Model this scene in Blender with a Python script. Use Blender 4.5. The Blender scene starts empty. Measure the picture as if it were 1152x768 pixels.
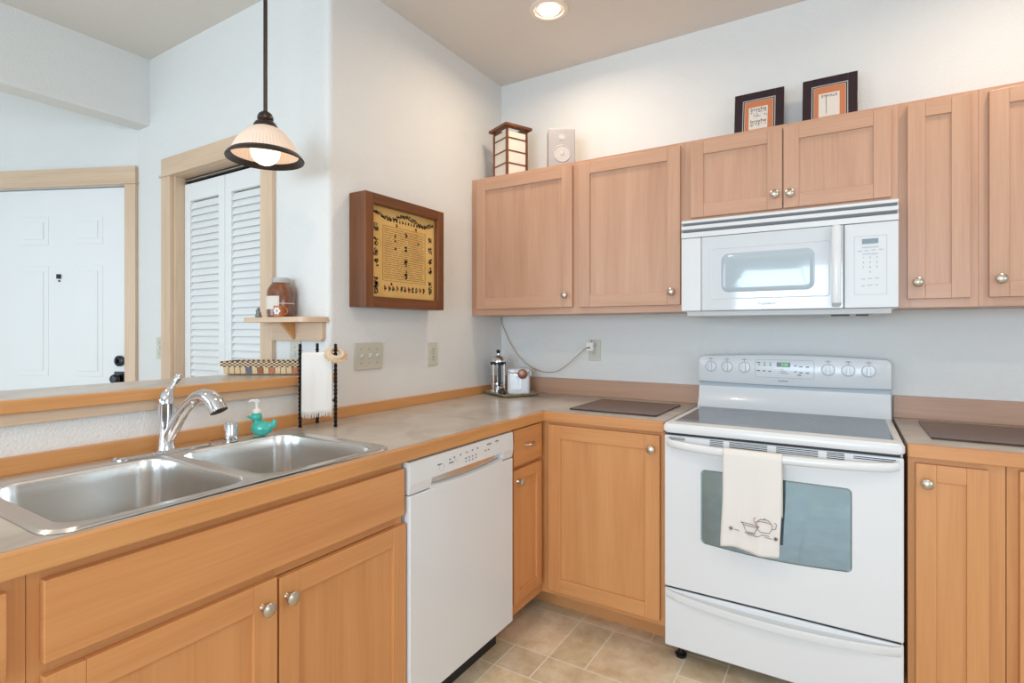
import bpy, bmesh, math, random
from mathutils import Vector, Matrix, noise
random.seed(7)
R = math.radians
S = bpy.context.scene
COL = S.collection

# ------------------------------------------------------------------ camera
cam = bpy.data.cameras.new('camera'); co = bpy.data.objects.new('camera', cam); COL.objects.link(co)
co.location = (1.7735, -2.7436, 1.2719); co.rotation_euler = (R(90), 0, R(31.752))
cam.sensor_width = 36; cam.lens = 607.85/1152*36; cam.shift_y = -12.42/1152; cam.clip_start = .02
S.camera = co
# ------------------------------------------------------------------ world, lights, exposure
w = bpy.data.worlds.new('world'); S.world = w; w.use_nodes = True
w.node_tree.nodes['Background'].inputs[0].default_value = (.62, .78, 1, 1)
w.node_tree.nodes['Background'].inputs[1].default_value = 1.0
S.view_settings.view_transform = 'Standard'; S.view_settings.look = 'None'
S.view_settings.exposure = 0.12; S.view_settings.gamma = 1; S.view_settings.use_curve_mapping = False
def area(name, loc, rot, sx, sy, power, colr, spread=180, shape='RECTANGLE'):
    l = bpy.data.lights.new(name, 'AREA'); l.shape = shape; l.size = sx; l.size_y = sy
    l.energy = power; l.color = colr; l.spread = R(spread)
    o = bpy.data.objects.new(name, l); o.location = loc; o.rotation_euler = rot; COL.objects.link(o); return o
COOL = (.70, .86, 1.0); WARM = (1.0, .80, .60)
# daylight in the two panes of the wall behind the camera, in the glass door of the living area, plus an added fill lamp at the right
area('daylight_kitchen', (1.6, -5.93, 1.4), (R(90), 0, 0), 2.2, 1.4, 112, (.62, .82, 1))
area('daylight_living', (-2.3, -5.93, 1.35), (R(90), 0, 0), 2.4, 2.1, 54, COOL)
area('side_fill', (4.13, -2.9, 1.55), (R(90), 0, R(90)), 1.6, 1.2, 14, (.9, .95, 1))
DOWNLIGHTS = [(.612, -.545), (2.36, -.60), (.9, -2.3), (2.4, -2.3), (-.75, -3.2), (1.6, -4.2)]
for x, y in DOWNLIGHTS:
    area('downlight_lamp', (x, y, 2.735), (0, 0, 0), .13, .13, 5.4, WARM, 165, 'DISK')

# ------------------------------------------------------------------ materials
def srgb(r, g, b):
    f = lambda c: (c/255/12.92 if c/255 <= .04045 else ((c/255+.055)/1.055)**2.4)
    return (f(r), f(g), f(b), 1)
def mat(name, c, rough=.5, metal=0, coat=0, trans=0, alpha=1, emit=None, estr=1, bump=None, sss=0, ior=1.5, aniso=0):
    m = bpy.data.materials.new(name); m.use_nodes = True; nt = m.node_tree; p = nt.nodes['Principled BSDF']
    p.inputs['Base Color'].default_value = c; p.inputs['Roughness'].default_value = rough
    p.inputs['Metallic'].default_value = metal; p.inputs['Coat Weight'].default_value = coat
    p.inputs['Transmission Weight'].default_value = trans; p.inputs['Alpha'].default_value = alpha; p.inputs['IOR'].default_value = ior
    if aniso: p.inputs['Anisotropic'].default_value = aniso
    if emit: p.inputs['Emission Color'].default_value = emit; p.inputs['Emission Strength'].default_value = estr
    tc = nt.nodes.new('ShaderNodeTexCoord'); n = nt.nodes.new('ShaderNodeTexNoise')
    nt.links.new(tc.outputs['Object'], n.inputs['Vector'])
    n.inputs['Scale'].default_value = bump[0] if bump else 40; n.inputs['Detail'].default_value = 4
    if bump:
        b = nt.nodes.new('ShaderNodeBump'); b.inputs['Strength'].default_value = bump[1]; b.inputs['Distance'].default_value = bump[2]
        nt.links.new(n.outputs['Fac'], b.inputs['Height']); nt.links.new(b.outputs[0], p.inputs['Normal'])
    else:   # a breath of variation in the gloss
        r = nt.nodes.new('ShaderNodeMapRange'); r.inputs['To Min'].default_value = max(0, rough-.02); r.inputs['To Max'].default_value = rough+.03
        nt.links.new(n.outputs['Fac'], r.inputs['Value']); nt.links.new(r.outputs[0], p.inputs['Roughness'])
    return m
def wood(name, c0, c1, c2, axis, rough=.38, sc=1.0):
    m = bpy.data.materials.new(name); m.use_nodes = True; nt = m.node_tree; p = nt.nodes['Principled BSDF']; L = nt.links.new
    tc = nt.nodes.new('ShaderNodeTexCoord'); oi = nt.nodes.new('ShaderNodeObjectInfo')
    add = nt.nodes.new('ShaderNodeVectorMath'); add.operation = 'ADD'
    mul = nt.nodes.new('ShaderNodeMath'); mul.operation = 'MULTIPLY'; mul.inputs[1].default_value = 7.3
    L(oi.outputs['Random'], mul.inputs[0]); L(tc.outputs['Object'], add.inputs[0]); L(mul.outputs[0], add.inputs[1])
    mp = nt.nodes.new('ShaderNodeMapping'); s = [15*sc]*3; s['XYZ'.index(axis)] = 1.0*sc; mp.inputs['Scale'].default_value = s
    L(add.outputs[0], mp.inputs['Vector'])
    n1 = nt.nodes.new('ShaderNodeTexNoise'); n1.inputs['Scale'].default_value = 1.0; n1.inputs['Detail'].default_value = 6; n1.inputs['Distortion'].default_value = .6
    L(mp.outputs[0], n1.inputs['Vector'])
    mp2 = nt.nodes.new('ShaderNodeMapping'); s = [160*sc]*3; s['XYZ'.index(axis)] = 5*sc; mp2.inputs['Scale'].default_value = s
    L(add.outputs[0], mp2.inputs['Vector'])
    n2 = nt.nodes.new('ShaderNodeTexNoise'); n2.inputs['Scale'].default_value = 1.0; n2.inputs['Detail'].default_value = 3
    L(mp2.outputs[0], n2.inputs['Vector'])
    mx = nt.nodes.new('ShaderNodeMath'); mx.operation = 'MULTIPLY_ADD'; mx.inputs[1].default_value = .35
    L(n2.outputs['Fac'], mx.inputs[0]); 
    m2 = nt.nodes.new('ShaderNodeMath'); m2.operation = 'MULTIPLY'; m2.inputs[1].default_value = .65; L(n1.outputs['Fac'], m2.inputs[0]); L(m2.outputs[0], mx.inputs[2])
    cr = nt.nodes.new('ShaderNodeValToRGB'); e = cr.color_ramp.elements
    e[0].position = .22; e[0].color = c0; e[1].position = .78; e[1].color = c2; k = cr.color_ramp.elements.new(.48); k.color = c1
    L(mx.outputs[0], cr.inputs[0]); L(cr.outputs[0], p.inputs['Base Color'])
    b = nt.nodes.new('ShaderNodeBump'); b.inputs['Strength'].default_value = .05; b.inputs['Distance'].default_value = .002
    L(n2.outputs['Fac'], b.inputs['Height']); L(b.outputs[0], p.inputs['Normal'])
    p.inputs['Roughness'].default_value = rough; p.inputs['Coat Weight'].default_value = .12; p.inputs['Coat Roughness'].default_value = .3
    return m
def mottled(name, cols, scale, rough, detail=6, coat=0):
    m = bpy.data.materials.new(name); m.use_nodes = True; nt = m.node_tree; p = nt.nodes['Principled BSDF']; L = nt.links.new
    tc = nt.nodes.new('ShaderNodeTexCoord'); n = nt.nodes.new('ShaderNodeTexNoise'); n.inputs['Scale'].default_value = scale
    n.inputs['Detail'].default_value = detail; n.inputs['Distortion'].default_value = .8; L(tc.outputs['Object'], n.inputs['Vector'])
    cr = nt.nodes.new('ShaderNodeValToRGB'); e = cr.color_ramp.elements; e[0].position = .3; e[0].color = cols[0]; e[1].position = .7; e[1].color = cols[-1]
    for i, c in enumerate(cols[1:-1]): k = cr.color_ramp.elements.new(.3+.4*(i+1)/(len(cols)-1)); k.color = c
    L(n.outputs['Fac'], cr.inputs[0]); L(cr.outputs[0], p.inputs['Base Color']); p.inputs['Roughness'].default_value = rough; p.inputs['Coat Weight'].default_value = coat
    return m
UP_LIT = (srgb(178, 132, 104), srgb(194, 149, 120), srgb(206, 162, 133))  # wall cabinets: same beech as the bases, their lighting put into the colour
LO_WARM_LIT = (srgb(190, 127, 74), srgb(206, 143, 88), srgb(217, 157, 102))  # base cabinets: same beech, warm light on them painted in as orange
M = {}
for a in 'XYZ':
    M['up'+a] = wood('beech_upper_lit_'+a, *UP_LIT, a)
    M['lo'+a] = wood('beech_warm_lit_'+a, *LO_WARM_LIT, a)
    M['edge'+a] = wood('oak_edge_'+a, srgb(186, 128, 74), srgb(206, 146, 88), srgb(218, 162, 106), a, .35, 1.3)
    M['trim'+a] = wood('fir_trim_'+a, srgb(196, 164, 134), srgb(214, 184, 154), srgb(226, 200, 172), a, .45)
    M['splash'+a] = wood('backsplash_'+a, srgb(170, 128, 104), srgb(186, 144, 118), srgb(198, 158, 132), a, .4)
    M['walnut'+a] = wood('walnut_'+a, srgb(64, 34, 14), srgb(108, 60, 26), srgb(140, 84, 40), a, .4)
M['paint'] = mat('wall_paint', srgb(226, 224, 220), .75, bump=(130, .6, .004))
M['ceilpaint'] = mat('ceiling_paint', srgb(222, 215, 207), .85, bump=(120, .4, .003))
M['doorwhite'] = mat('door_white_paint', srgb(232, 232, 230), .45)
M['white'] = mat('appliance_white', srgb(224, 225, 226), .22, coat=.1)
M['white2'] = mat('appliance_white_satin', srgb(218, 219, 220), .38)
M['whiteglass'] = mat('appliance_white_glass', srgb(214, 218, 222), .06, coat=.3)
M['mwwin'] = mat('microwave_window_screen', srgb(176, 188, 196), .08, coat=.5)
M['grey'] = mat('grey_print', srgb(104, 108, 112), .5)
M['lgrey'] = mat('light_grey_print', srgb(178, 184, 190), .45)
M['dark'] = mat('dark_gap', srgb(34, 34, 36), .5)
M['black'] = mat('black_plastic', srgb(16, 17, 20), .3)
M['iron'] = mat('black_iron', srgb(22, 20, 20), .45, .4, bump=(200, .3, .001))
M['steel'] = mat('stainless_steel', srgb(222, 220, 216), .2, 1, aniso=.5)
M['steelrim'] = mat('stainless_rim', srgb(218, 217, 215), .32, 1)
M['chrome'] = mat('chrome', srgb(225, 226, 230), .05, 1)
M['nickel'] = mat('brushed_nickel', srgb(200, 192, 180), .3, 1)
M['bronze'] = mat('oiled_bronze', srgb(76, 68, 64), .35, .85)
M['almond'] = mat('almond_plastic', srgb(205, 200, 184), .35)
M['laminate'] = mottled('grey_stone_laminate', [srgb(164, 155, 145), srgb(184, 176, 166), srgb(198, 191, 181)], 6, .28, 8)
M['glasstop'] = mat('ceramic_glass_top', srgb(70, 88, 104), .06)
M['ring'] = mat('burner_ring_print', srgb(168, 174, 180), .2)
M['ovenglass'] = mat('oven_door_glass', srgb(122, 142, 150), .05, .8, coat=1)
M['board'] = mottled('smoked_glass_board', [srgb(54, 38, 32), srgb(72, 52, 43), srgb(84, 62, 50)], 5, .2, 4, 0)
M['board'].node_tree.nodes['Principled BSDF'].inputs['IOR'].default_value = 1.32
M['display'] = mat('green_display', srgb(10, 48, 26), .15)
M['digit'] = mat('display_digits', srgb(120, 230, 70), .4, emit=srgb(120, 240, 60), estr=.7)
M['lcd'] = mat('lcd_grey', srgb(120, 138, 144), .2)
M['linen'] = mat('linen', srgb(230, 224, 217), .9, bump=(500, .5, .001))
M['thread'] = mat('brown_thread', srgb(110, 56, 40), .8)
M['teal'] = mat('teal_glass', srgb(62, 200, 184), .1, trans=.3, coat=.6)
M['pump'] = mat('white_pump_plastic', srgb(238, 236, 230), .3)
M['glass'] = mat('clear_glass', (1, 1, 1, 1), .02, trans=1, ior=1.45)
M['bristle'] = mat('pale_bristle', srgb(226, 198, 160), .9, bump=(300, .8, .003))
M['jarfill'] = mottled('brown_jar_contents', [srgb(96, 50, 24), srgb(116, 62, 30), srgb(136, 76, 38)], 18, .18, 3, 1)
M['paper'] = mat('cream_paper', srgb(222, 212, 200), .8)
M['neck'] = mat('jar_neck_glass', srgb(190, 186, 180), .15, alpha=.6, coat=.5)
M['ricepaper'] = mat('rice_paper', srgb(236, 222, 206), .8)
M['mug'] = mat('orange_brown_glaze', srgb(176, 98, 34), .3)
M['mugwhite'] = mat('white_glaze', srgb(236, 232, 236), .3)
M['stone'] = mat('grey_stone_figure', srgb(128, 130, 128), .7, bump=(120, .8, .003))
M['speaker'] = mat('silver_plastic', srgb(196, 188, 184), .45)
M['speakerd'] = mat('grey_speaker_cloth', srgb(172, 166, 166), .75)
M['matte'] = mat('dark_plum_frame', srgb(44, 28, 36), .3)
M['terracotta'] = mat('terracotta_mat', srgb(196, 120, 78), .8)
M['ink'] = mat('black_ink', srgb(40, 34, 32), .7)
M['redink'] = mat('red_ink', srgb(140, 50, 40), .7)
M['tanink'] = mat('brown_ink', srgb(116, 84, 40), .7)
M['parch'] = mottled('parchment', [srgb(196, 152, 84), srgb(212, 170, 100), srgb(220, 180, 112)], 5, .7)
M['ceramic'] = mat('white_ceramic', srgb(232, 232, 236), .1, coat=.5)
M['copper'] = mat('brown_disc', srgb(128, 84, 64), .3, .5)
M['tray'] = mottled('patterned_tray', [srgb(120, 80, 44), srgb(188, 176, 140), srgb(150, 150, 110)], 60, .3, 2)
M['cord'] = mat('tan_cord', srgb(176, 136, 92), .5)
M['bulb'] = mat('lit_bulb', (1, .9, .75, 1), .4, emit=(1, .83, .62, 1), estr=1.5)
M['shade'] = mat('ribbed_frosted_shade', srgb(226, 204, 186), .4, emit=(1, .80, .66, 1), estr=.16)
M['lamplens'] = mat('downlight_lens', (1, 1, 1, 1), .4, emit=(1, .9, .76, 1), estr=9)
M['canwhite'] = mat('downlight_baffle', srgb(240, 228, 214), .35)
M['wickpale'] = mat('pale_splint', srgb(214, 186, 146), .7)
M['wickblue'] = mat('blue_splint', srgb(96, 104, 122), .7)
M['wickbrown'] = mat('brown_splint', srgb(150, 96, 62), .7)
M['wickred'] = mat('rust_splint', srgb(186, 112, 82), .7)
M['wickdark'] = mat('black_splint', srgb(58, 40, 36), .7)
M['grout'] = mat('grout', srgb(232, 224, 210), .8)

# vinyl tile: colour differs tile by tile (attribute) and mottles inside each
def tile_mat():
    m = bpy.data.materials.new('stone_look_vinyl'); m.use_nodes = True; nt = m.node_tree; p = nt.nodes['Principled BSDF']; L = nt.links.new
    tc = nt.nodes.new('ShaderNodeTexCoord'); n = nt.nodes.new('ShaderNodeTexNoise'); n.inputs['Scale'].default_value = 11; n.inputs['Detail'].default_value = 9; n.inputs['Roughness'].default_value = .65; n.inputs['Distortion'].default_value = .25
    L(tc.outputs['Object'], n.inputs['Vector'])
    cr = nt.nodes.new('ShaderNodeValToRGB'); e = cr.color_ramp.elements; e[0].position = .3; e[0].color = srgb(198, 174, 140); e[1].position = .7; e[1].color = srgb(234, 219, 192)
    L(n.outputs['Fac'], cr.inputs[0])
    at = nt.nodes.new('ShaderNodeAttribute'); at.attribute_name = 'tint'
    mx = nt.nodes.new('ShaderNodeMix'); mx.data_type = 'RGBA'; mx.blend_type = 'MULTIPLY'; mx.inputs[0].default_value = 1
    L(cr.outputs[0], mx.inputs[6]); L(at.outputs['Color'], mx.inputs[7]); L(mx.outputs[2], p.inputs['Base Color'])
    p.inputs['Roughness'].default_value = .4
    return m
M['tile'] = tile_mat()

# ------------------------------------------------------------------ mesh helpers
class B:
    def __init__(s): s.bm = bmesh.new()
    def _mi(s, fs, mi):
        for f in fs: f.material_index = mi
        return s
    def box(s, x0, x1, y0, y1, z0, z1, mi=0):
        v = [s.bm.verts.new(p) for p in ((x0,y0,z0),(x1,y0,z0),(x1,y1,z0),(x0,y1,z0),(x0,y0,z1),(x1,y0,z1),(x1,y1,z1),(x0,y1,z1))]
        return s._mi([s.bm.faces.new([v[i] for i in q]) for q in ((3,2,1,0),(4,5,6,7),(0,1,5,4),(1,2,6,5),(2,3,7,6),(3,0,4,7))], mi)
    def prism(s, poly, axis, a, b, mi=0):      # poly in the two other axes (cyclic order)
        i = 'XYZ'.index(axis)
        def P(p, c):
            if i == 0: return (c, p[0], p[1])
            if i == 1: return (p[0], c, p[1])
            return (p[0], p[1], c)
        lo = [s.bm.verts.new(P(p, a)) for p in poly]; hi = [s.bm.verts.new(P(p, b)) for p in poly]
        n = len(poly); fs = [s.bm.faces.new(lo[::-1]), s.bm.faces.new(hi)]
        fs += [s.bm.faces.new([lo[k], lo[(k+1)%n], hi[(k+1)%n], hi[k]]) for k in range(n)]
        return s._mi(fs, mi)
    def loops(s, loops, mi=0, cap0=True, cap1=True, closed=True):
        V = [[s.bm.verts.new(p) for p in l] for l in loops]; n = len(V[0]); fs = []
        for a, b in zip(V, V[1:]):
            for k in range(n if closed else n-1): fs.append(s.bm.faces.new([a[k], a[(k+1)%n], b[(k+1)%n], b[k]]))
        if cap0: fs.append(s.bm.faces.new(V[0][::-1]))
        if cap1: fs.append(s.bm.faces.new(V[-1]))
        return s._mi(fs, mi)
    def lathe(s, prof, c=(0,0,0), n=32, axis='Z', mi=0, rib=0, cap=True, sx=1, sy=1):   # prof: (r, h)
        L = []
        for r, h in prof:
            l = []
            for k in range(n):
                t = 2*math.pi*k/n; rr = max(r, .0002)*(1+(rib if k % 2 else 0))
                x, y = rr*math.cos(t)*sx, rr*math.sin(t)*sy
                l.append({'Z': (c[0]+x, c[1]+y, c[2]+h), 'Y': (c[0]+x, c[1]+h, c[2]+y), 'X': (c[0]+h, c[1]+x, c[2]+y)}[axis])
            L.append(l)
        return s.loops(L, mi, cap, cap)
    def tube(s, pts, r, n=10, mi=0, cap=True, flat=1.0, up=None):
        pts = [Vector(p) for p in pts]; rs = r if isinstance(r, (list, tuple)) else [r]*len(pts)
        L = []; nrm = None
        for i, p in enumerate(pts):
            t = (pts[min(i+1, len(pts)-1)]-pts[max(i-1, 0)]).normalized()
            if nrm is None:
                nrm = Vector(up) if up else (Vector((0,0,1)) if abs(t.z) < .9 else Vector((1,0,0)))
            nrm = (nrm-t*nrm.dot(t)).normalized(); bn = t.cross(nrm)
            L.append([p+(nrm*math.cos(2*math.pi*k/n)*flat+bn*math.sin(2*math.pi*k/n))*rs[i] for k in range(n)])
        return s.loops(L, mi, cap, cap)
    def sphere(s, c, r, mi=0, sc=(1,1,1), n=20):
        g = bmesh.ops.create_uvsphere(s.bm, u_segments=n, v_segments=n//2, radius=r, matrix=Matrix.Translation(c) @ Matrix.Diagonal((*sc, 1)))
        fs = set(f for v in g['verts'] for f in v.link_faces); return s._mi(fs, mi)
    def torus(s, c, R0, r, n=36, m=10, axis='Z', mi=0, flat=1):
        V = []
        for i in range(n):
            t = 2*math.pi*i/n; row = []
            for j in range(m):
                u = 2*math.pi*j/m; q = R0+r*math.cos(u); x, y, z = q*math.cos(t), q*math.sin(t), r*math.sin(u)*flat
                x, y, z = {'Z': (x, y, z), 'Y': (x, z, y), 'X': (z, x, y)}[axis]; row.append(s.bm.verts.new((c[0]+x, c[1]+y, c[2]+z)))
            V.append(row)
        fs = [s.bm.faces.new([V[i][j], V[(i+1)%n][j], V[(i+1)%n][(j+1)%m], V[i][(j+1)%m]]) for i in range(n) for j in range(m)]
        return s._mi(fs, mi)
    def build(s, name, mats, parent=None, bevel=0, smooth=False, seg=2, loc=None, rot=None, mods=None):
        bmesh.ops.recalc_face_normals(s.bm, faces=s.bm.faces[:])
        me = bpy.data.meshes.new(name); 
        if smooth:
            for f in s.bm.faces: f.smooth = True
            for e in s.bm.edges:
                if len(e.link_faces) == 2 and e.calc_face_angle(0) > R(35): e.smooth = False
        s.bm.to_mesh(me); s.bm.free()
        o = bpy.data.objects.new(name, me); COL.objects.link(o)
        for m in (mats if isinstance(mats, (list, tuple)) else [mats]): me.materials.append(M[m] if isinstance(m, str) else m)
        if bevel:
            b = o.modifiers.new('bevel', 'BEVEL'); b.width = bevel; b.segments = seg; b.limit_method = 'ANGLE'; b.angle_limit = R(40)
            if seg > 1 and bevel > .003:
                for f in me.polygons: f.use_smooth = True
                b.harden_normals = True
        if parent: o.parent = parent
        if loc: o.location = loc
        if rot: o.rotation_euler = rot
        return o
def rrect(x0, x1, y0, y1, r, k=6, rs=None):     # rounded rectangle, ccw, same point count for any radius
    r4 = rs or (r, r, r, r); out = []
    for (cx, cy, a), q in zip(((x1, y1, 0), (x0, y1, 90), (x0, y0, 180), (x1, y0, 270)), r4):
        ox = cx-q if cx == x1 else cx+q; oy = cy-q if cy == y1 else cy+q
        for i in range(k+1):
            t = R(a+90*i/k); out.append((ox+q*math.cos(t), oy+q*math.sin(t)))
    return out
def thing(name, label, cat, loc=(0,0,0), rz=0, group=None, kind=None):
    o = bpy.data.objects.new(name, None); o.empty_display_size = .05; COL.objects.link(o); o.location = loc; o.rotation_euler = (0, 0, R(rz))
    return tag(o, label, cat, group, kind)
def tag(o, label=None, cat=None, group=None, kind=None):
    if label: o['label'] = label
    if cat: o['category'] = cat
    if group: o['group'] = group
    if kind: o['kind'] = kind
    return o
def struct(name, b, mats, parent=None, **k):
    o = b.build(name, mats, parent, **k)
    if not parent: o['kind'] = 'structure'
    return o
def lettering(body, size, loc, rot, m, parent, name='lettering', depth=.0006, sx=1.0, align='CENTER', shear=0):
    cu = bpy.data.curves.new(name, 'FONT'); cu.body = body; cu.size = size; cu.extrude = depth; cu.align_x = align; cu.align_y = 'CENTER'; cu.shear = shear
    t = bpy.data.objects.new('tmp', cu); me = bpy.data.meshes.new_from_object(t); bpy.data.objects.remove(t)
    me.materials.clear(); me.materials.append(M[m]); o = bpy.data.objects.new(name, me); COL.objects.link(o)
    o.location = loc; o.rotation_euler = rot; o.scale = (sx, 1, 1)
    if parent: o.parent = parent
    return o
FRONT = (R(90), 0, 0)      # text that faces -Y

# ================================================================== ROOM
H = 2.745
struct('floor', B().box(-5.2, 4.2, -6, 2.0, -.1, 0), 'grout')
bm = bmesh.new(); lay = bm.loops.layers.float_color.new('tint')
T = .1524; used = set(); nx, ny = 46, 42; X0, Y0 = .633-T*24, -.42-T*(ny-2)
for j in range(ny-1, -1, -1):
    for i in range(nx):
        if (i, j) in used: continue
        opts = [(2,1), (1,1), (2,2), (1,2), (2,1)]; random.shuffle(opts)
        for a, b in opts+[(1,1)]:
            cells = [(i+p, j-q) for p in range(a) for q in range(b)]
            if all(c not in used and c[1] >= 0 for c in cells): break
        used.update(cells); gg = .0026
        x0, x1 = X0+i*T+gg, X0+(i+a)*T-gg; y1, y0 = Y0+(j+1)*T-gg, Y0+(j+1-b)*T+gg
        f = bm.faces.new([bm.verts.new(p) for p in ((x0,y0,0),(x1,y0,0),(x1,y1,0),(x0,y1,0))])
        c = random.uniform(.86, 1.04); cc = (c, c*random.uniform(.97, 1.0), c*random.uniform(.93, 1.0), 1)
        for l in f.loops: l[lay] = cc
me = bpy.data.meshes.new('floor_tiles'); bm.to_mesh(me); bm.free(); me.materials.append(M['tile'])
fo = bpy.data.objects.new('floor_tiles', me); COL.objects.link(fo); fo['kind'] = 'structure'; fo.location.z = .0004
struct('ceiling', B().box(-5.2, 4.2, -6, 2.0, H, H+.1), 'ceilpaint')
struct('wall_back', B().box(-.14, 4.2, 0, .14, 0, H), 'paint')
# left kitchen wall with a bullnose at its free end
arc = [(-.022+.022*math.cos(t), -1.28+.022-.022*math.sin(t)) for t in [R(a) for a in range(0, 91, 15)]]
struct('wall_left', B().prism([(-.14, 0), (0, 0)]+arc+[(-.14, -1.28)], 'Z', 0, H), 'paint', smooth=True)
struct('wall_half', B().box(-.14, 0, -3.3, -1.28, 0, 1.066), 'paint')
# wall with the closet opening
wb = B().box(-.43, -.14, -1.28, -1.17, 0, H).box(-1.62, -1.20, -1.28, -1.17, 0, H).box(-1.20, -.43, -1.28, -1.17, 2.085, H)
struct('wall_closet', wb, 'paint')
struct('wall_closet_interior', B().box(-1.62, -.14, -.5, -.4, 0, H).box(-1.62, -1.58, -1.17, -.5, 0, H), 'paint')
# soffit beam
struct('trim_beam', B().box(-1.585, -1.455, -6, -1.27, 2.385, H+.04), 'paint', bevel=.012, seg=3)
# angled wall with the entry door
TH = 24.3; dr = thing('door_1', 'white six panel entry door in the angled wall', 'door', (-1.583, -1.28, 0), 180+TH, kind='structure')
# local +x runs along the wall to the left of the picture; the room is on local +y
wb = B().box(-.05, .065, -.12, 0, 0, H).box(.975, 3.2, -.12, 0, 0, H).box(.065, .975, -.12, 0, 2.085, H)
o = struct('wall_entry', wb, 'paint'); o.location = dr.location; o.rotation_euler = dr.rotation_euler
db = B().box(.068, .972, -.07, -.022, .005, 2.08)
for x0, x1 in ((.24, .43), (.59, .785)):
    for z0, z1 in ((1.765, 1.925), (1.01, 1.64), (.22, .86)):
        db.box(x0, x1, -.024, -.0195, z0, z1); db.box(x0+.03, x1-.03, -.024, -.0155, z0+.03, z1-.03)
leaf = db.build('door_leaf', 'doorwhite', dr, bevel=.005, seg=2)
B().box(0, .067, 0, .02, 0, 2.085).build('casing', 'trimZ', dr, bevel=.002)
B().box(.973, 1.04, 0, .02, 0, 2.085).build('casing', 'trimZ', dr, bevel=.002)
B().box(-.006, 1.05, 0, .026, 2.085, 2.098).box(0, 1.04, 0, .02, 2.098, 2.185).build('casing_header', 'trimX', dr, bevel=.002)
B().lathe([(.03, 0), (.03, .012), (.022, .018), (.012, .02)], (.13, -.022, 1.10), 24, 'Y').box(.126, .134, -.01, .014, 1.088, 1.112).build('deadbolt', 'black', leaf, smooth=True)
B().box(.10, .165, -.022, -.014, .90, 1.04).lathe([(.012, 0), (.014, .008), (.026, .018), (.028, .032), (.02, .042), (.002, .043)], (.132, -.014, 1.0), 24, 'Y').build('door_knob', 'black', leaf, smooth=True, bevel=.004)
B().box(.508, .532, -.022, -.012, 1.568, 1.594).build('door_viewer', 'black', leaf, bevel=.002)
B().lathe([(.005, 0), (.005, .006)], (.518, -.022, 1.555), 12, 'Y').build('door_viewer', 'bronze', leaf)

# closet: casing, jambs, louvred bifold leaves, track
cd = thing('door_2', 'white louvred bifold closet doors in a pale wood casing', 'door', (0, 0, 0), kind='structure')
B().box(-1.29, -1.20, -1.30, -1.28, 0, 2.075).build('casing', 'trimZ', cd, bevel=.002)
B().box(-.43, -.345, -1.30, -1.28, 0, 2.075).build('casing', 'trimZ', cd, bevel=.002)
B().box(-1.302, -.333, -1.308, -1.28, 2.072, 2.084).box(-1.29, -.345, -1.30, -1.28, 2.084, 2.17).build('casing_header', 'trimX', cd, bevel=.002)
B().box(-1.20, -1.185, -1.28, -1.17, 0, 2.085).box(-.445, -.43, -1.28, -1.17, 0, 2.085).build('jamb', 'trimZ', cd)
B().box(-1.185, -.445, -1.28, -1.17, 2.07, 2.085).build('jamb_head', 'trimX', cd)
B().box(-1.18, -.45, -1.232, -1.20, 2.045, 2.07).build('track', 'dark', cd)
B().box(-1.18, -.45, -1.236, -1.232, 2.050, 2.056).box(-1.18, -.45, -1.240, -1.232, 2.062, 2.068).build('track_lip', 'steel', cd)
for x0, x1 in ((-1.183, -.816), (-.812, -.447)):
    lf = B().box(x0, x0+.052, -1.235, -1.207, .02, 2.035).box(x1-.052, x1, -1.235, -1.207, .02, 2.035)
    lf.box(x0+.052, x1-.052, -1.235, -1.207, 1.945, 2.035).box(x0+.052, x1-.052, -1.235, -1.207, .02, .16).box(x0+.052, x1-.052, -1.235, -1.207, .93, 1.0)
    lo = lf.build('bifold_leaf', 'doorwhite', cd, bevel=.002)
    sl = B()
    for z0, z1 in ((.165, .925), (1.005, 1.94)):
        n = int((z1-z0)/.0345)
        for k in range(n):
            z = z0+(k+.5)*(z1-z0)/n
            sl.prism([(-1.230, z-.0205), (-1.224, z-.0205), (-1.210, z+.0175), (-1.216, z+.0175)], 'X', x0+.052, x1-.052)
    sl.build('louvre_slats', 'doorwhite', lo)
# outer walls, never in the frame: they bounce the light
struct('wall_right', B().box(4.2, 4.3, -6, -3.8, 0, H).box(4.2, 4.3, -2.0, .14, 0, H).box(4.2, 4.3, -3.8, -2.0, 0, .9).box(4.2, 4.3, -3.8, -2.0, 2.2, H), 'paint')
struct('wall_left_far', B().box(-5.3, -5.2, -6, 0, 0, H), 'paint')
struct('wall_front', B().box(-5.2, -3.6, -6.1, -6, 0, H).box(-1.0, .4, -6.1, -6, 0, H).box(2.8, 4.2, -6.1, -6, 0, H).box(.4, 2.8, -6.1, -6, 0, .7).box(.4, 2.8, -6.1, -6, 2.4, H).box(-3.6, -1.0, -6.1, -6, 2.45, H).box(-3.6, -1.0, -6.1, -6, 0, .25), 'paint')
def win(name, x0, x1, z0, z1, n):
    b = B(); t = .05
    b.box(x0, x1, -6.02, -5.9, z0-t, z0).box(x0, x1, -6.02, -5.9, z1, z1+t)
    for k in range(n+1):
        x = x0+(x1-x0)*k/n; b.box(x-t/2, x+t/2, -6.02, -5.9, z0, z1)
    struct(name, b, 'doorwhite')
win('window_1', .45, 2.75, .73, 2.37, 2); win('window_2', -3.55, -1.05, .28, 2.42, 2)
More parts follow.
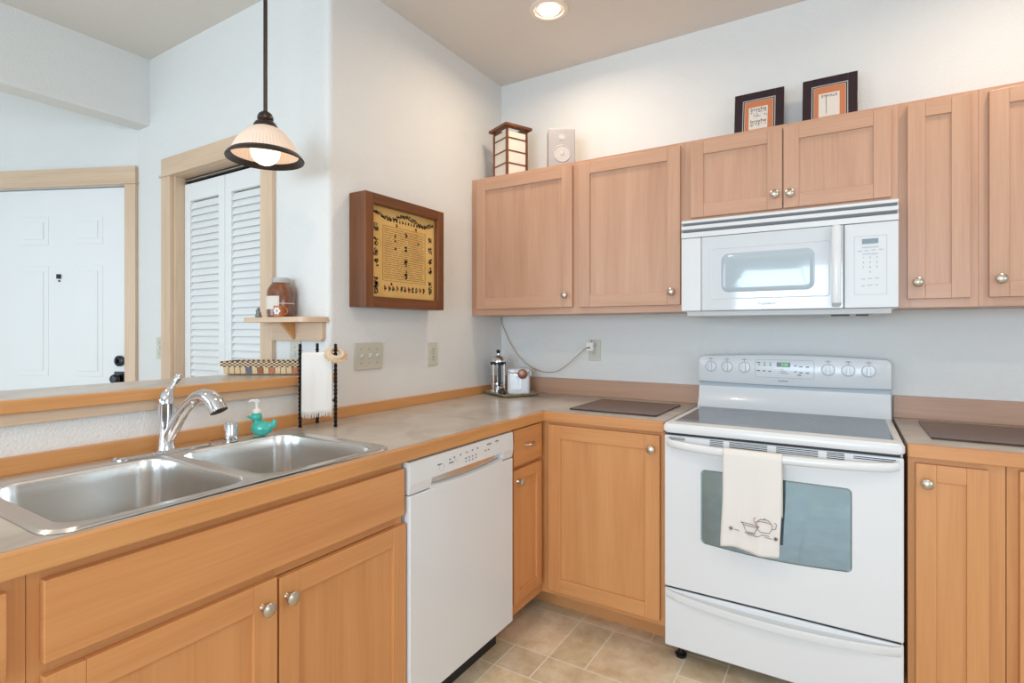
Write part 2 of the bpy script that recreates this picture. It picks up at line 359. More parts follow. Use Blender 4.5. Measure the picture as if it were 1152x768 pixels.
# bar ledge on the half wall, and its apron
lg = thing('bar_ledge', 'grey laminate bar ledge with a honey wood edge on top of the half wall', 'ledge', (-.125, -2.3, 1.066))
def inp(o): o.matrix_parent_inverse = o.parent.matrix_basis.inverted() if False else Matrix.Translation(-o.parent.location)
o = B().box(-.28, .008, -3.3, -1.283, 1.068, 1.1).build('ledge_top', 'laminate', lg, bevel=.002); inp(o)
o = B().box(.008, .03, -3.3, -1.262, 1.066, 1.1).build('wood_edge', 'edgeY', lg, bevel=.003); inp(o)
o = B().box(.001, .014, -3.3, -1.283, 1.035, 1.066).build('apron', 'trimY', lg, bevel=.002); inp(o)

# ================================================================== CABINETS
# canonical cabinet: local x to the right, front toward local -y, z up
def knob(parent, x, y, z, m='nickel'):
    b = B().lathe([(.009, 0), (.007, -.004), (.006, -.013), (.012, -.017), (.0165, -.021), (.0165, -.025), (.012, -.029), (.001, -.031)], (x, y, z), 24, 'Y')
    return b.build('knob', m, parent, smooth=True)
def shaker(parent, x0, x1, z0, z1, y, w, kx=None, kz=None, sw=.055, name='door'):
    t = .019; b = B()
    b.box(x0, x0+sw, y-t, y, z0, z1, 0).box(x1-sw, x1, y-t, y, z0, z1, 0)
    b.box(x0+sw, x1-sw, y-t, y, z1-sw, z1, 1).box(x0+sw, x1-sw, y-t, y, z0, z0+sw, 1)
    d = b.build(name, [w+'Z', w+'X'], parent, bevel=.0015)
    B().box(x0+sw-.004, x1-sw+.004, y-t+.008, y-.003, z0+sw-.004, z1-sw+.004).build('door_panel', w+'Z', d)
    if kx is not None: knob(d, kx, y-t, kz)
    return d
def carcass(parent, x0, x1, yf, z0, z1, w, rails, stiles, yb=0, name='cabinet_box', top=True):
    """box sides plus a face frame: rails [(z0,z1)], stiles [(x0,x1)]"""
    b = B(); t = .018
    b.box(x0, x0+t, yf+.019, yb, z0, z1).box(x1-t, x1, yf+.019, yb, z0, z1).box(x0+t, x1-t, yf+.019, yb, z0, z0+t)
    if top: b.box(x0+t, x1-t, yf+.019, yb, z1-t, z1)
    b.box(x0+t, x1-t, yb-.01, yb, z0+t, z1-t)
    for a, c in stiles: b.box(a, c, yf, yf+.019, z0, z1, 0)
    st = sorted(stiles)
    for a, c in rails:
        for p, q in zip(st, st[1:]): b.box(p[1], q[0], yf, yf+.019, a, c, 1)
    return b.build(name, [w+'Z', w+'X'], parent, bevel=.0003)
g = .0003
# ---- uppers
ZB, ZT, YU = 1.355, 2.107, -.30
c = thing('wall_cabinet', 'beech two-door wall cabinet in the left corner, under the wooden lantern', 'cabinet', (0, 0, ZB)); o = None
def upper(x0, x1, zb, stiles, label, doors):
    cc = thing('wall_cabinet', label, 'cabinet', ((x0+x1)/2, -.002, zb))
    ox, h = (x0+x1)/2, ZT-zb
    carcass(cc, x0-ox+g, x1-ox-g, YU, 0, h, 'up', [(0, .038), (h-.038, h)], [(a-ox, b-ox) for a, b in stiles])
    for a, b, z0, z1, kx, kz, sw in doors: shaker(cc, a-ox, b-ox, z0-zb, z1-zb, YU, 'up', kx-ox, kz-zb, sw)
    return cc
bpy.data.objects.remove(c)
upper(0, 1.163, ZB, [(g, .06), (.61, .668), (1.135, 1.163-g)], 'beech two-door wall cabinet in the left corner, under the wooden lantern', [(.044, .622, 1.388, 2.09, .586, 1.447, .058), (.658, 1.148, 1.386, 2.09, 1.112, 1.443, .058)])
upper(1.163, 1.937, 1.742, [(1.163+g, 1.205), (1.54, 1.58), (1.90, 1.937-g)], 'short beech wall cabinet right above the white microwave', [(1.193, 1.5535, 1.764, 2.09, 1.527, 1.822, .055), (1.5585, 1.914, 1.764, 2.09, 1.582, 1.818, .055)])
upper(1.937, 2.163, ZB, [(1.937+g, 1.975), (2.125, 2.163-g)], 'narrow single-door beech wall cabinet just right of the microwave', [(1.962, 2.139, 1.386, 2.09, 1.992, 1.445, .052)])
upper(2.163, 2.80, ZB, [(2.163+g, 2.205), (2.76, 2.80-g)], 'beech wall cabinet at the right edge of the picture', [(2.188, 2.76, 1.386, 2.09, 2.217, 1.446, .052)])
# ---- bases
YB = -.61; ZC = .874
def base(loc, rz, wd, label, stiles, rails, w='lo', kick=(0, 0), z0=.105, top=True):
    cc = thing('base_cabinet', label, 'cabinet', loc, rz)
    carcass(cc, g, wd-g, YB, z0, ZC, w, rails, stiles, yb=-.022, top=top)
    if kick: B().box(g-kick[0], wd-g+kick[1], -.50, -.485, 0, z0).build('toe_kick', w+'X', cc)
    return cc
# corner base, faces the room
c = base((.612, -.003, 0), 0, .555, 'beech base cabinet with one wide door left of the stove', [(g, .05), (.525, .555-g)], [(.105, .14), (.84, ZC)], kick=(.2, 0))
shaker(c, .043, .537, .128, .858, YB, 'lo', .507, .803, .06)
c = base((1.940, -.003, 0), 0, .235, 'beech base cabinet with a narrow door right of the stove', [(g, .03), (.185, .235-g)], [(.105, .14), (.84, ZC)])
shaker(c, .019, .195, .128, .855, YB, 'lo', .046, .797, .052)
c = base((2.1765, -.003, 0), 0, .62, 'beech base cabinet at the right edge of the picture', [(g, .035), (.58, .62-g)], [(.105, .14), (.84, ZC)])
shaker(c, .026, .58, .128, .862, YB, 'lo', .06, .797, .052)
# left run: local x = world Y, front toward world +X
c = base((.003, -.905, 0), 90, .293, 'slim beech base cabinet with one drawer, between dishwasher and corner', [(g, .03), (.252, .293-g)], [(.105, .15), (.70, .72), (.858, ZC)], z0=.105, kick=(0, 0))
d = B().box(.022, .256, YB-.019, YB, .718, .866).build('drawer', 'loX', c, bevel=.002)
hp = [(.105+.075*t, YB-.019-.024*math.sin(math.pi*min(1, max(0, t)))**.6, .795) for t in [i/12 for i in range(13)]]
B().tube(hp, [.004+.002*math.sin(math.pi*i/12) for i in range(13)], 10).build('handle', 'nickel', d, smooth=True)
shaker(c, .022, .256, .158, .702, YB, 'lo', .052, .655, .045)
c = base((.003, -2.405, 0), 90, .892, 'wide beech sink cabinet with two doors and a long false drawer front', [(g, .03), (.43, .46), (.865, .892-g)], [(.105, .15), (.685, .715), (.845, ZC)], top=False)
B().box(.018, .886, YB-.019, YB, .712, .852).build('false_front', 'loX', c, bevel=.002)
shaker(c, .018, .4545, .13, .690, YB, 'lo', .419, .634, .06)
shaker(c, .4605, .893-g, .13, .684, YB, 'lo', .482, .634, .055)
c = base((.003, -3.0423, 0), 90, .637, 'beech drawer base cabinet at the left edge of the picture', [(g, .03), (.60, .637-g)], [(.105, .15), (.685, .715), (.845, ZC)])
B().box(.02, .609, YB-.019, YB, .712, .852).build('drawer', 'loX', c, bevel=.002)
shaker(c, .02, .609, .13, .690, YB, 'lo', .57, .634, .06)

# ================================================================== COUNTERTOPS
ct = thing('countertop', 'L-shaped grey stone-look countertop with wood edge running from sink to stove', 'countertop', (.3, -.3, .876))
def abs_(o): o.matrix_parent_inverse = Matrix.Translation(-o.parent.location); return o
zt = .914; E0 = .615
SX0, SX1, SY0, SY1 = .062, .586, -2.36, -1.552     # cut-out for the sink
b = B().box(.002, E0, -1.552, -.002, .876, zt).box(.002, SX0, SY0, SY1, .876, zt).box(SX1, E0, SY0, SY1, .876, zt).box(.002, E0, -3.05, SY0, .876, zt).box(E0, 1.166, -E0, -.002, .876, zt)
abs_(b.build('laminate_top', 'laminate', ct))
abs_(B().box(E0, .636, -3.05, -E0, .872, zt).build('wood_edge', 'edgeY', ct, bevel=.003))
abs_(B().box(E0, 1.166, -.636, -E0, .872, zt).build('wood_edge', 'loX', ct, bevel=.003))
abs_(B().box(.0015, .021, -3.05, -.022, zt, .958).build('backsplash', 'edgeY', ct, bevel=.002))
abs_(B().box(.0015, 1.166, -.021, -.0015, zt, 1.004).build('backsplash', 'splashX', ct, bevel=.002))
ct2 = thing('countertop', 'short grey stone-look countertop with wood edge right of the stove', 'countertop', (2.4, -.3, .876))
abs_(B().box(1.938, 2.80, -E0, -.002, .876, zt).build('laminate_top', 'laminate', ct2))
abs_(B().box(1.938, 2.80, -.636, -E0, .872, zt).build('wood_edge', 'loX', ct2, bevel=.003))
abs_(B().box(1.938, 2.80, -.021, -.0015, zt, 1.004).build('backsplash', 'splashX', ct2, bevel=.002))

# ================================================================== SINK
sk = thing('kitchen_sink', 'double-bowl stainless steel drop-in sink set into the countertop', 'sink', (.32, -1.955, .9145))
def L3(l, z): return [(x, y, z) for x, y in l]
K = 8; OX0, OX1, OY0, OY1 = .043, .606, -2.378, -1.534; ym = -1.955
bowls = [((.135, .572, -2.338, -1.975), (OX0, OX1, OY0, ym), (.001, .001, .05, .05)), ((.135, .572, -1.935, -1.572), (OX0, OX1, ym, OY1), (.05, .05, .001, .001))]
rim = B()
for (x0, x1, y0, y1), (cx0, cx1, cy0, cy1), rs in bowls:
    ol = rrect(cx0, cx1, cy0, cy1, 0, K, rs); il = rrect(x0, x1, y0, y1, .062, K); LM = lambda l, z_: [(x, y, max(z_, .9190) if abs(y-ym) < .0015 else z_) for x, y in l]; LM2 = lambda l, z_: [(x, y, .9190 if abs(y-ym) < .0015 else z_) for x, y in l]
    g2 = lambda q: [min(max(q, 0), 1)]
    rim.loops([LM(rrect(cx0, cx1, cy0, cy1, 0, K, rs), .9150), LM2(rrect(cx0+(.006 if cy0 == OY0 or 1 else 0), cx1-.006, cy0+(.006 if cy0 == OY0 else 0), cy1-(.006 if cy1 == OY1 else 0), 0, K, rs), .9205),
               L3(rrect(cx0+.012, cx1-.012, cy0+(.012 if cy0 == OY0 else 0), cy1-(.012 if cy1 == OY1 else 0), 0, K, rs), .9190),
               L3(rrect(x0-.006, x1+.006, y0-.006, y1+.006, .068, K), .9190), L3(rrect(x0-.002, x1+.002, y0-.002, y1+.002, .064, K), .9175), L3(il, .913)], cap0=False, cap1=False)
abs_(rim.build('rim', 'steelrim', sk, smooth=True))
for (x0, x1, y0, y1), _, _ in bowls:
    b = B(); L = [L3(rrect(x0, x1, y0, y1, .062, K), .913)]
    L.append(L3(rrect(x0+.004, x1-.004, y0+.004, y1-.004, .06, K), .88))
    L.append(L3(rrect(x0+.012, x1-.012, y0+.012, y1-.012, .055, K), .745))
    L.append(L3(rrect(x0+.020, x1-.020, y0+.020, y1-.020, .05, K), .722))
    L.append(L3(rrect(x0+.040, x1-.040, y0+.040, y1-.040, .06, K), .712))
    cx, cy = (x0+x1)/2, (y0+y1)/2
    L.append(L3(rrect(cx-.05, cx+.05, cy-.05, cy+.05, .0499, K), .708))
    b.loops(L, cap0=False)
    abs_(b.build('bowl', 'steel', sk, smooth=True))
    abs_(B().lathe([(.045, 0), (.045, .003), (.03, .003), (.026, -.004), (.002, -.004)], (cx, cy, .709), 28).build('drain', 'chrome', sk, smooth=True))

fx, fy, fz = .093, -1.938, .9195
fc = thing('faucet', 'chrome single-lever kitchen faucet with arched pull-out spout on the sink deck', 'faucet', (fx, fy, fz))
pl = [(x, y) for x, y in rrect(-.03, .03, -.135, .135, .029, 8)]
B().loops([L3(pl, 0), L3(pl, .004), L3([(x*.85, y*.95) for x, y in pl], .009)]).build('deck_plate', 'chrome', fc, smooth=True)
B().lathe([(.024, .008), (.0225, .02), (.0205, .06), (.0205, .137), (.0215, .139), (.0215, .142)], n=32).build('faucet_body', 'chrome', fc, smooth=True)
B().tube([(0, 0, .142), (0, .001, .152), (.001, .004, .166), (.002, .009, .178), (.003, .014, .187)], [.0215, .0208, .017, .0115, .009], 24).tube([(.003, .010, .180), (.005, .020, .196), (.006, .026, .206), (.007, .030, .214), (.008, .034, .222), (.008, .036, .226)], [.0095, .006, .0085, .0108, .008, .003], 16).build('lever', 'chrome', fc, smooth=True)
u = Vector((.977, .21, 0))
sp = [(.004, .030), (.022, .058), (.045, .092), (.068, .122), (.092, .146), (.118, .162), (.145, .169), (.170, .165), (.190, .150), (.203, .128)]
rr = [.015, .0175, .0175, .017, .0165, .0168, .0185, .0215, .0235, .0235]
from mathutils import geometry
pts = [u*s_+Vector((0, 0, z_)) for s_, z_ in sp]
B().tube(pts, rr, 22).build('spout', 'chrome', fc, smooth=True)
tag(B().lathe([(.0235, 0), (.0235, .003), (.0205, .005), (.0205, .056), (.018, .061), (.002, .062)], n=28).build('air_gap', 'chrome', None, smooth=True, loc=(.108, -1.752, .9195)), 'short chrome air gap cylinder on the sink deck between faucet and duck', 'air gap')

# duck soap dispenser
dk = thing('soap_dispenser', 'teal glass duck-shaped soap dispenser with a white pump behind the sink', 'soap dispenser', (.112, -1.652, .9195), -58)
b = B().sphere((0, .003, .026), .029, sc=(.85, 1.25, .88)).sphere((0, .034, .036), .014, sc=(.8, 1.4, .8)).sphere((0, .046, .047), .0085, sc=(.8, 1, 1.2))
b.sphere((0, -.012, .048), .013).sphere((0, -.014, .064), .0185).sphere((0, -.034, .062), .007, sc=(1.3, 1.5, .5)).sphere((0, -.041, .066), .005, sc=(1.3, 1.1, .7))
duck = b.build('duck_bottle', 'teal', dk)
r = duck.modifiers.new('remesh', 'REMESH'); r.mode = 'VOXEL'; r.voxel_size = .0018; r.use_smooth_shade = True
s_ = duck.modifiers.new('sm', 'SMOOTH'); s_.iterations = 8; s_.factor = .6
duck.location = (0, 0, .0)
B().lathe([(.013, .078), (.013, .088), (.010, .090), (.005, .092), (.005, .112), (.008, .113), (.008, .122), (.002, .124)], (0, -.012, 0), 20).tube([(0, -.012, .118), (0, -.030, .119), (0, -.038, .114)], [.005, .0045, .004], 10).build('pump', 'pump', dk, smooth=True)

# ================================================================== DISHWASHER (local like a left-run cabinet)
dw = thing('dishwasher', 'white built-in dishwasher with control strip, between sink cabinet and slim cabinet', 'dishwasher', (.003, -1.508, 0), 90)
W = .598; x0 = .003
B().box(x0, x0+W-.004, -.608, -.03, .108, .868).build('tub_body', 'white2', dw)
d = B().box(x0, x0+W, -.638, -.612, .112, .764).build('door', 'white', dw, bevel=.004, seg=3)
B().prism([(-.612, .768), (-.634, .768), (-.640, .80), (-.637, .866), (-.612, .868)], 'X', x0, x0+.10, 0).prism([(-.612, .800), (-.640, .800), (-.637, .866), (-.612, .868)], 'X', x0+.10, x0+.525, 0).prism([(-.612, .768), (-.634, .768), (-.640, .80), (-.637, .866), (-.612, .868)], 'X', x0+.525, x0+W, 0).build('control_panel', 'white', dw)
B().box(x0+.10, x0+.525, -.618, -.612, .764, .80).build('handle_recess', 'steel', dw)
hp = [(x0+.10+.425*t, -.616, .766+.0) for t in (0, 1)]
lip = B(); n = 20; Lp = []
for i in range(n+1):
    t = i/n; x = x0+.10+.425*t; zz = .764-.0; h = .012*(1-abs(math.sin(math.pi*t))**.8)
    Lp.append([(x, -.636, zz), (x, -.620, zz), (x, -.620, zz+h+.002), (x, -.636, zz+h)])
lip.loops(Lp).build('recess_lip', 'white', d)
for i, (xx, zz, ww) in enumerate([(.19, .838, .006), (.215, .840, .006), (.25, .842, .006), (.285, .843, .006), (.32, .845, .006), (.35, .846, .006), (.415, .848, .006), (.425, .848, .006), (.435, .848, .006), (.47, .85, .020), (.28, .824, .006), (.30, .824, .006), (.32, .824, .006), (.34, .825, .006), (.28, .813, .006), (.30, .813, .006), (.32, .813, .006), (.34, .814, .006), (.40, .828, .008), (.42, .828, .008), (.19, .826, .02), (.13, .832, .016)]):
    B().box(x0+xx, x0+xx+ww, -.6405, -.6385, zz, zz+.0035).build('indicator_mark', 'grey', dw)
B().torus((x0+.15, -.6385, .822), .012, .0012, 24, 6, 'Y').build('dial_outline', 'lgrey', dw)
B().torus((x0+.225, -.6385, .822), .011, .001, 24, 6, 'Y').build('dial_outline', 'lgrey', dw)
B().box(x0+.005, x0+W-.005, -.56, -.545, .0, .105).build('toe_panel', 'dark', dw)

# ================================================================== RANGE
RX = 1.174; RW = .756
rg = thing('electric_range', 'white freestanding electric range with smooth glass cooktop and backguard', 'stove', (RX, 0, 0))
B().box(.004, RW-.004, -.635, -.03, .06, .895).build('range_body', 'white2', rg, bevel=.002)
# cooktop frame with rounded edges
def ring_loops(z_list): pass
b = B(); o1 = rrect(0, RW, -.682, -.035, .02, 5); i1 = rrect(.026, RW-.026, -.625, -.118, .008, 5)
sh = lambda l, d, cx=RW/2, cy=-.36: [(x+(d if x < cx else -d), y+(d if y < cy else -d)) for x, y in l]
b.loops([L3(sh(o1, .004), .884), L3(o1, .890), L3(o1, .908), L3(sh(o1, .006), .918), L3(sh(i1, -.004), .921), L3(i1, .9165)], cap1=False)
b.build('cooktop_frame', 'white', rg, smooth=True)
gt = B().box(.026, RW-.026, -.625, -.118, .905, .9172).build('glass_cooktop', 'glasstop', rg)
for cx, cy, r_ in ((.21, -.47, .085), (.21, -.24, .07), (.55, -.47, .10), (.55, -.24, .075), (.38, -.36, .05)):
    B().torus((cx, cy, .9173), r_, .0012, 48, 6, flat=.2).torus((cx, cy, .9173), r_*.62, .0008, 40, 6, flat=.2).build('burner_ring', 'ring', gt)
# backguard: lower splash, gap strip, control head
b = B().prism([(-.125, .916), (-.118, .925), (-.098, .955), (-.085, 1.012), (-.035, 1.012), (-.035, .90), (-.125, .90)], 'X', .004, RW-.004)
b.build('splash_panel', 'white', rg, smooth=True)
B().box(.006, RW-.006, -.078, -.035, 1.010, 1.032).build('backguard_gap', 'lgrey', rg)
# control head with arched top, built as front outline loops
def head(d, y):
    pts = []; x0_, x1_ = d, RW-d; Wd = x1_-x0_; q_ = .022
    er = [q_*(1-math.cos(R(a_))) for a_ in range(0, 91, 10)]
    ts = [e/Wd for e in er]+[(q_+(Wd-2*q_)*k/14)/Wd for k in range(1, 14)]+[1-e/Wd for e in er[::-1]]
    for t in ts:
        e = min(t, 1-t)*Wd; drop = q_-math.sqrt(max(0, q_*q_-(q_-e)**2)) if e < q_ else 0
        pts.append((x0_+Wd*t, y, 1.153-d+.012*math.sin(math.pi*t)-drop))
    for i in range(25):
        t = 1-i/24; pts.append((x0_+Wd*t, y, 1.032+d-.006*math.sin(math.pi*t)))
    return pts
b = B().loops([head(0, -.035), head(0, -.086), head(.003, -.094), head(.008, -.097)])
b.build('control_head', 'white', rg, smooth=True)
YH = -.0975
px0, px1, pz0, pz1 = 1.424-RX, 1.657-RX, 1.063, 1.143
outl = rrect(px0, px1, pz0, pz1, .012, 6); inn = rrect(px0+.0015, px1-.0015, pz0+.0015, pz1-.0015, .011, 6)
B().loops([[(x, YH, z) for x, z in outl], [(x, YH-.0012, z) for x, z in outl], [(x, YH-.0012, z) for x, z in inn], [(x, YH, z) for x, z in inn]], cap0=False, cap1=False).build('touch_panel_outline', 'lgrey', rg)
ds = B().box(1.512-RX, 1.565-RX, YH-.002, YH, 1.112, 1.131).build('display', 'display', rg, bevel=.0005)
lettering('2:36', .015, (1.543-RX, YH-.0022, 1.1215), FRONT, 'digit', ds)
for gx, gz, ww in [(1.438, 1.128, .014), (1.463, 1.128, .006), (1.486, 1.128, .005), (1.440, 1.118, .006), (1.463, 1.118, .009), (1.486, 1.118, .008), (1.438, 1.092, .013), (1.461, 1.092, .012), (1.484, 1.091, .011), (1.585, 1.118, .009), (1.585, 1.092, .009),
                   (1.606, 1.115, .012), (1.631, 1.114, .012), (1.606, 1.089, .012), (1.631, 1.088, .012), (1.600, 1.078, .014)]:
    B().box(gx-ww/2-RX, gx+ww/2-RX, YH-.0015, YH, gz-.0022, gz+.0022).build('touch_key', 'grey', rg)
for k, ww in enumerate((.010, .022, .030)):
    B().box(1.522-RX, 1.524-RX, YH-.0012, YH, 1.099-k*.008, 1.101-k*.008).box(1.528-RX, 1.528+ww-RX, YH-.0012, YH, 1.0985-k*.008, 1.1005-k*.008).build('indicator_mark', 'grey', rg)
lettering('KENMORE', .0085, (1.537-RX, YH-.0012, 1.049), FRONT, 'grey', rg, depth=.0003)
for i, kx in enumerate((1.233, 1.304, 1.379, 1.708, 1.780, 1.851)):
    cx = kx-RX; cz = 1.105
    d = B().lathe([(.0235, 0), (.0235, -.003), (.0215, -.006), (.002, -.0065)], (cx, YH, cz), 32, 'Y').build('knob', 'white', rg, smooth=True)
    B().prism([(cx-.0058, cz-.02), (cx+.0058, cz-.02), (cx+.005, cz+.02), (cx-.005, cz+.02)], 'Y', YH-.022, YH-.006).build('grip', 'white', d, bevel=.0015)
    B().torus((cx, YH-.001, cz), .0242, .0007, 32, 6, 'Y').build('knob_ring', 'lgrey', d)
    B().box(cx-.001, cx+.001, YH-.0012, YH, cz+.0265, cz+.031).box(cx-.012, cx+.012, YH-.001, YH, cz+.0335, cz+.0348).box(cx-.005, cx+.005, YH-.001, YH, cz+.037, cz+.0385).build('knob_marking', 'grey', rg)
# oven door
YD = -.665
dd = B().box(.003, RW-.003, YD, -.636, .292, .872).build('oven_door', 'white', rg, bevel=.006, seg=3)
def bow(z, t): return z
wl = rrect(1.313-RX, 1.789-RX, .478, .752, .016, 6)
wl = [(x, z-(.012*math.sin(math.pi*(x-(1.313-RX))/.476) if z < .55 else 0)) for x, z in wl]
top = [(x, z) for x, z in wl]
# denser bottom edge so the curve reads
def winloop(d):
    a, c_, z0_, z1_ = 1.313-RX+d, 1.789-RX-d, .482+d, .756-d; P = []
    r_ = .016
    for cx, cz, st in ((c_-r_, z1_-r_, 0), (a+r_, z1_-r_, 90)):
        for i in range(7): t = R(st+15*i); P.append((cx+r_*math.cos(t), cz+r_*math.sin(t)))
    for i in range(7): t = R(180+15*i); P.append((a+r_+r_*math.cos(t), z0_+r_+r_*math.sin(t)))
    for i in range(1, 12):
        t = i/12; P.append((a+r_+(c_-a-2*r_)*t, z0_-.011*math.sin(math.pi*t)))
    for i in range(7): t = R(270+15*i); P.append((c_-r_+r_*math.cos(t), z0_+r_+r_*math.sin(t)))
    return P
B().loops([[(x, YD+.001, z) for x, z in winloop(0)], [(x, YD-.0015, z) for x, z in winloop(0)], [(x, YD-.0008, z) for x, z in winloop(.004)]]).build('door_window', 'ovenglass', dd)
# vents
vb = B()
for a, c_, n in ((1.195, 1.255, 2), (1.313-.035, 1.335-.005, 4), (1.345, 1.392, 4), (1.413, 1.538, 4), (1.566, 1.693, 4), (1.718, 1.768, 4), (1.793, 1.906, 2)):
    if (a, c_) == (1.313-.035, 1.335-.005): continue
    for k in range(n):
        z = .8665-k*.0058-(.003 if n == 2 else 0)
        vb.box(a-RX, c_-RX, YD-.0008, YD+.002, z-.0013, z+.0013)
vb.build('vent_slots', 'dark', dd)
B().box(.012, RW-.012, YD+.006, -.640, .872, .884).build('door_gap', 'dark', rg)
# bowed handle
n = 32; hl = []
for i in range(n+1):
    t = i/n; e = math.sin(math.pi*t)**.45 if 0 < t < 1 else 0
    cx = .016+(RW-.032)*t; cy = YD-.006-.046*e; cz = .848-.012*e
    hz = .015; hy = .011
    hl.append([(cx, cy+hy*math.cos(q), cz+hz*math.sin(q)) for q in [2*math.pi*k/14 for k in range(14)]])
B().loops(hl).build('handle', 'white', dd, smooth=True)
# drawer with full-width lip
dwr = B().box(.003, RW-.003, YD+.004, -.636, .062, .284).build('storage_drawer', 'white', rg, bevel=.006, seg=3)
n = 28; hl = []
for i in range(n+1):
    t = i/n; x = .01+(RW-.02)*t; e = math.sin(math.pi*t)**.7 if 0 < t < 1 else 0
    y = YD+.003-.026*e; zc = .272-.018*e
    hl.append([(x, YD+.008, zc+.010), (x, y-.004, zc+.008), (x, y-.006, zc), (x, y-.002, zc-.020), (x, YD+.008, zc-.030)])
B().loops(hl).build('drawer_handle', 'white', dwr, smooth=True)
B().box(.01, RW-.01, -.655, -.640, .284, .292).build('drawer_gap', 'dark', rg)
for fx_, fy_ in ((.05, -.60), (RW-.05, -.60), (.05, -.1), (RW-.05, -.1)):
    B().lathe([(.020, .001), (.022, .012), (.012, .018), (.008, .062)], (fx_, fy_, 0), 18).build('levelling_foot', 'black', rg, smooth=True)

# towel on the oven handle
def cloth(name, fn, nu, nv, m, parent=None, thick=.002):
    b = B(); V = [[b.bm.verts.new(fn(i/nu, j/nv)) for j in range(nv+1)] for i in range(nu+1)]
    for i in range(nu):
        for j in range(nv): b.bm.faces.new([V[i][j], V[i+1][j], V[i+1][j+1], V[i][j+1]])
    o = b.build(name, m, parent, smooth=True)
    s = o.modifiers.new('thick', 'SOLIDIFY'); s.thickness = thick; s.offset = 0
    return o
tw = thing('dish_towel', 'cream linen towel embroidered with a teapot hanging on the oven door handle', 'towel', (1.49, -.73, .86))
TX0, TX1 = 1.402-1.49, 1.590-1.49
def handy(x):     # handle's outer y at world x
    t = (x+1.49-RX-.016)/(RW-.032); return YD-.006-.046*math.sin(math.pi*t)**.45+.73
def tf(uu, v):
    x = TX0+(TX1-TX0)*uu; yc = handy(x); w_ = .0035*math.sin(uu*9+v*2)+.002*math.sin(uu*21)
    Lf, Lb = .325, .20; s = v*(Lf+Lb+.045)
    zc = -.024
    if s < Lb: return (x, yc+.016+w_*.3, zc-Lb+s)
    if s < Lb+.045:
        a = math.pi*(s-Lb)/.045; return (x, yc+.0155*math.cos(a), zc+.0185*math.sin(a))
    d = s-Lb-.045; k = d/Lf
    return (x-.004*k+.004*k*math.sin(k*5), yc-.0155-w_*k+.014*k*k*(-1)**0*.0+.0, zc-d-(.006*math.sin(uu*3.0+1))*k+.01*k*math.sin(2*math.pi*uu*.8+.5))
cloth('towel_cloth', tf, 28, 60, 'linen', tw)
def stitch(pts, r=.0011):
    P = []
    for px_, pz_ in pts:
        uu = (px_-TX0)/(TX1-TX0); 
        y = handy(px_)-.0155-.0035*math.sin(uu*9+2)-.0035-.002
        P.append((px_, y, pz_))
    return P
em = B(); ox, oz = .012, -.285
def poly(l, closed=False):
    l = [(ox+a*.001, oz+c_*.001) for a, c_ in l]; 
    if closed: l.append(l[0])
    em.tube(stitch(l), .0008, 6)
poly([(10, 45), (12, 25), (22, 12), (50, 12), (58, 25), (60, 42), (40, 48), (22, 48), (10, 45)])         # teapot
poly([(14, 48), (24, 56), (46, 56), (56, 46)]); poly([(34, 56), (36, 62), (38, 56)])
poly([(60, 26), (70, 30), (72, 46), (66, 50)]); poly([(10, 38), (3, 44), (2, 54), (8, 58)])
poly([(-40, 34), (-33, 30), (-26, 12), (-22, 4), (4, 4), (8, 12), (16, 28), (20, 30), (-40, 34)]); poly([(-28, 0), (8, 0)]); poly([(-33, 26), (14, 24)]); poly([(-20, -4), (14, -6), (30, 4), (50, 2)])
for cx, cz in ((-72, 6), (70, -4)):
    for a in range(0, 180, 45): poly([(cx-8*math.cos(R(a)), cz-8*math.sin(R(a))), (cx+8*math.cos(R(a)), cz+8*math.sin(R(a)))])
poly([(-62, 4), (-45, 2)]); poly([(36, -2), (58, -6)])
em.build('embroidery', 'thread', tw)

# ================================================================== MICROWAVE
MX0, MX1 = 1.174, 1.931; MW = MX1-MX0
mw = thing('microwave', 'white over-the-range microwave under the short wall cabinet', 'microwave', (MX0, 0, 1.33))
z = lambda v: v-1.33
B().box(0, MW, -.372, -.004, z(1.352), z(1.738)).build('microwave_body', 'white2', mw, bevel=.002)
gr = B()
prof = [(-.372, 1.738), (-.398, 1.738), (-.400, 1.732)]
gp = [(-.372, z(1.664)), (-.372, z(1.738)), (-.398, z(1.738)), (-.398, z(1.727)), (-.386, z(1.725)), (-.386, z(1.718)), (-.400, z(1.714)), (-.400, z(1.700)), (-.388, z(1.697)), (-.388, z(1.689)), (-.401, z(1.685)), (-.401, z(1.664))]
gr.prism(gp, 'X', 0, MW).build('vent_grille', 'white', mw, bevel=.001)
gs = B().box(.004, MW-.004, -.392, -.386, z(1.7175), z(1.7255)).box(.004, MW-.004, -.394, -.388, z(1.689), z(1.697)).build('grille_slot', 'grey', mw)
B().box(0, .081, -.400, -.373, z(1.354), z(1.662)).build('side_panel', 'white', mw, bevel=.003)
dX0, dX1 = .083, 1.764-MX0
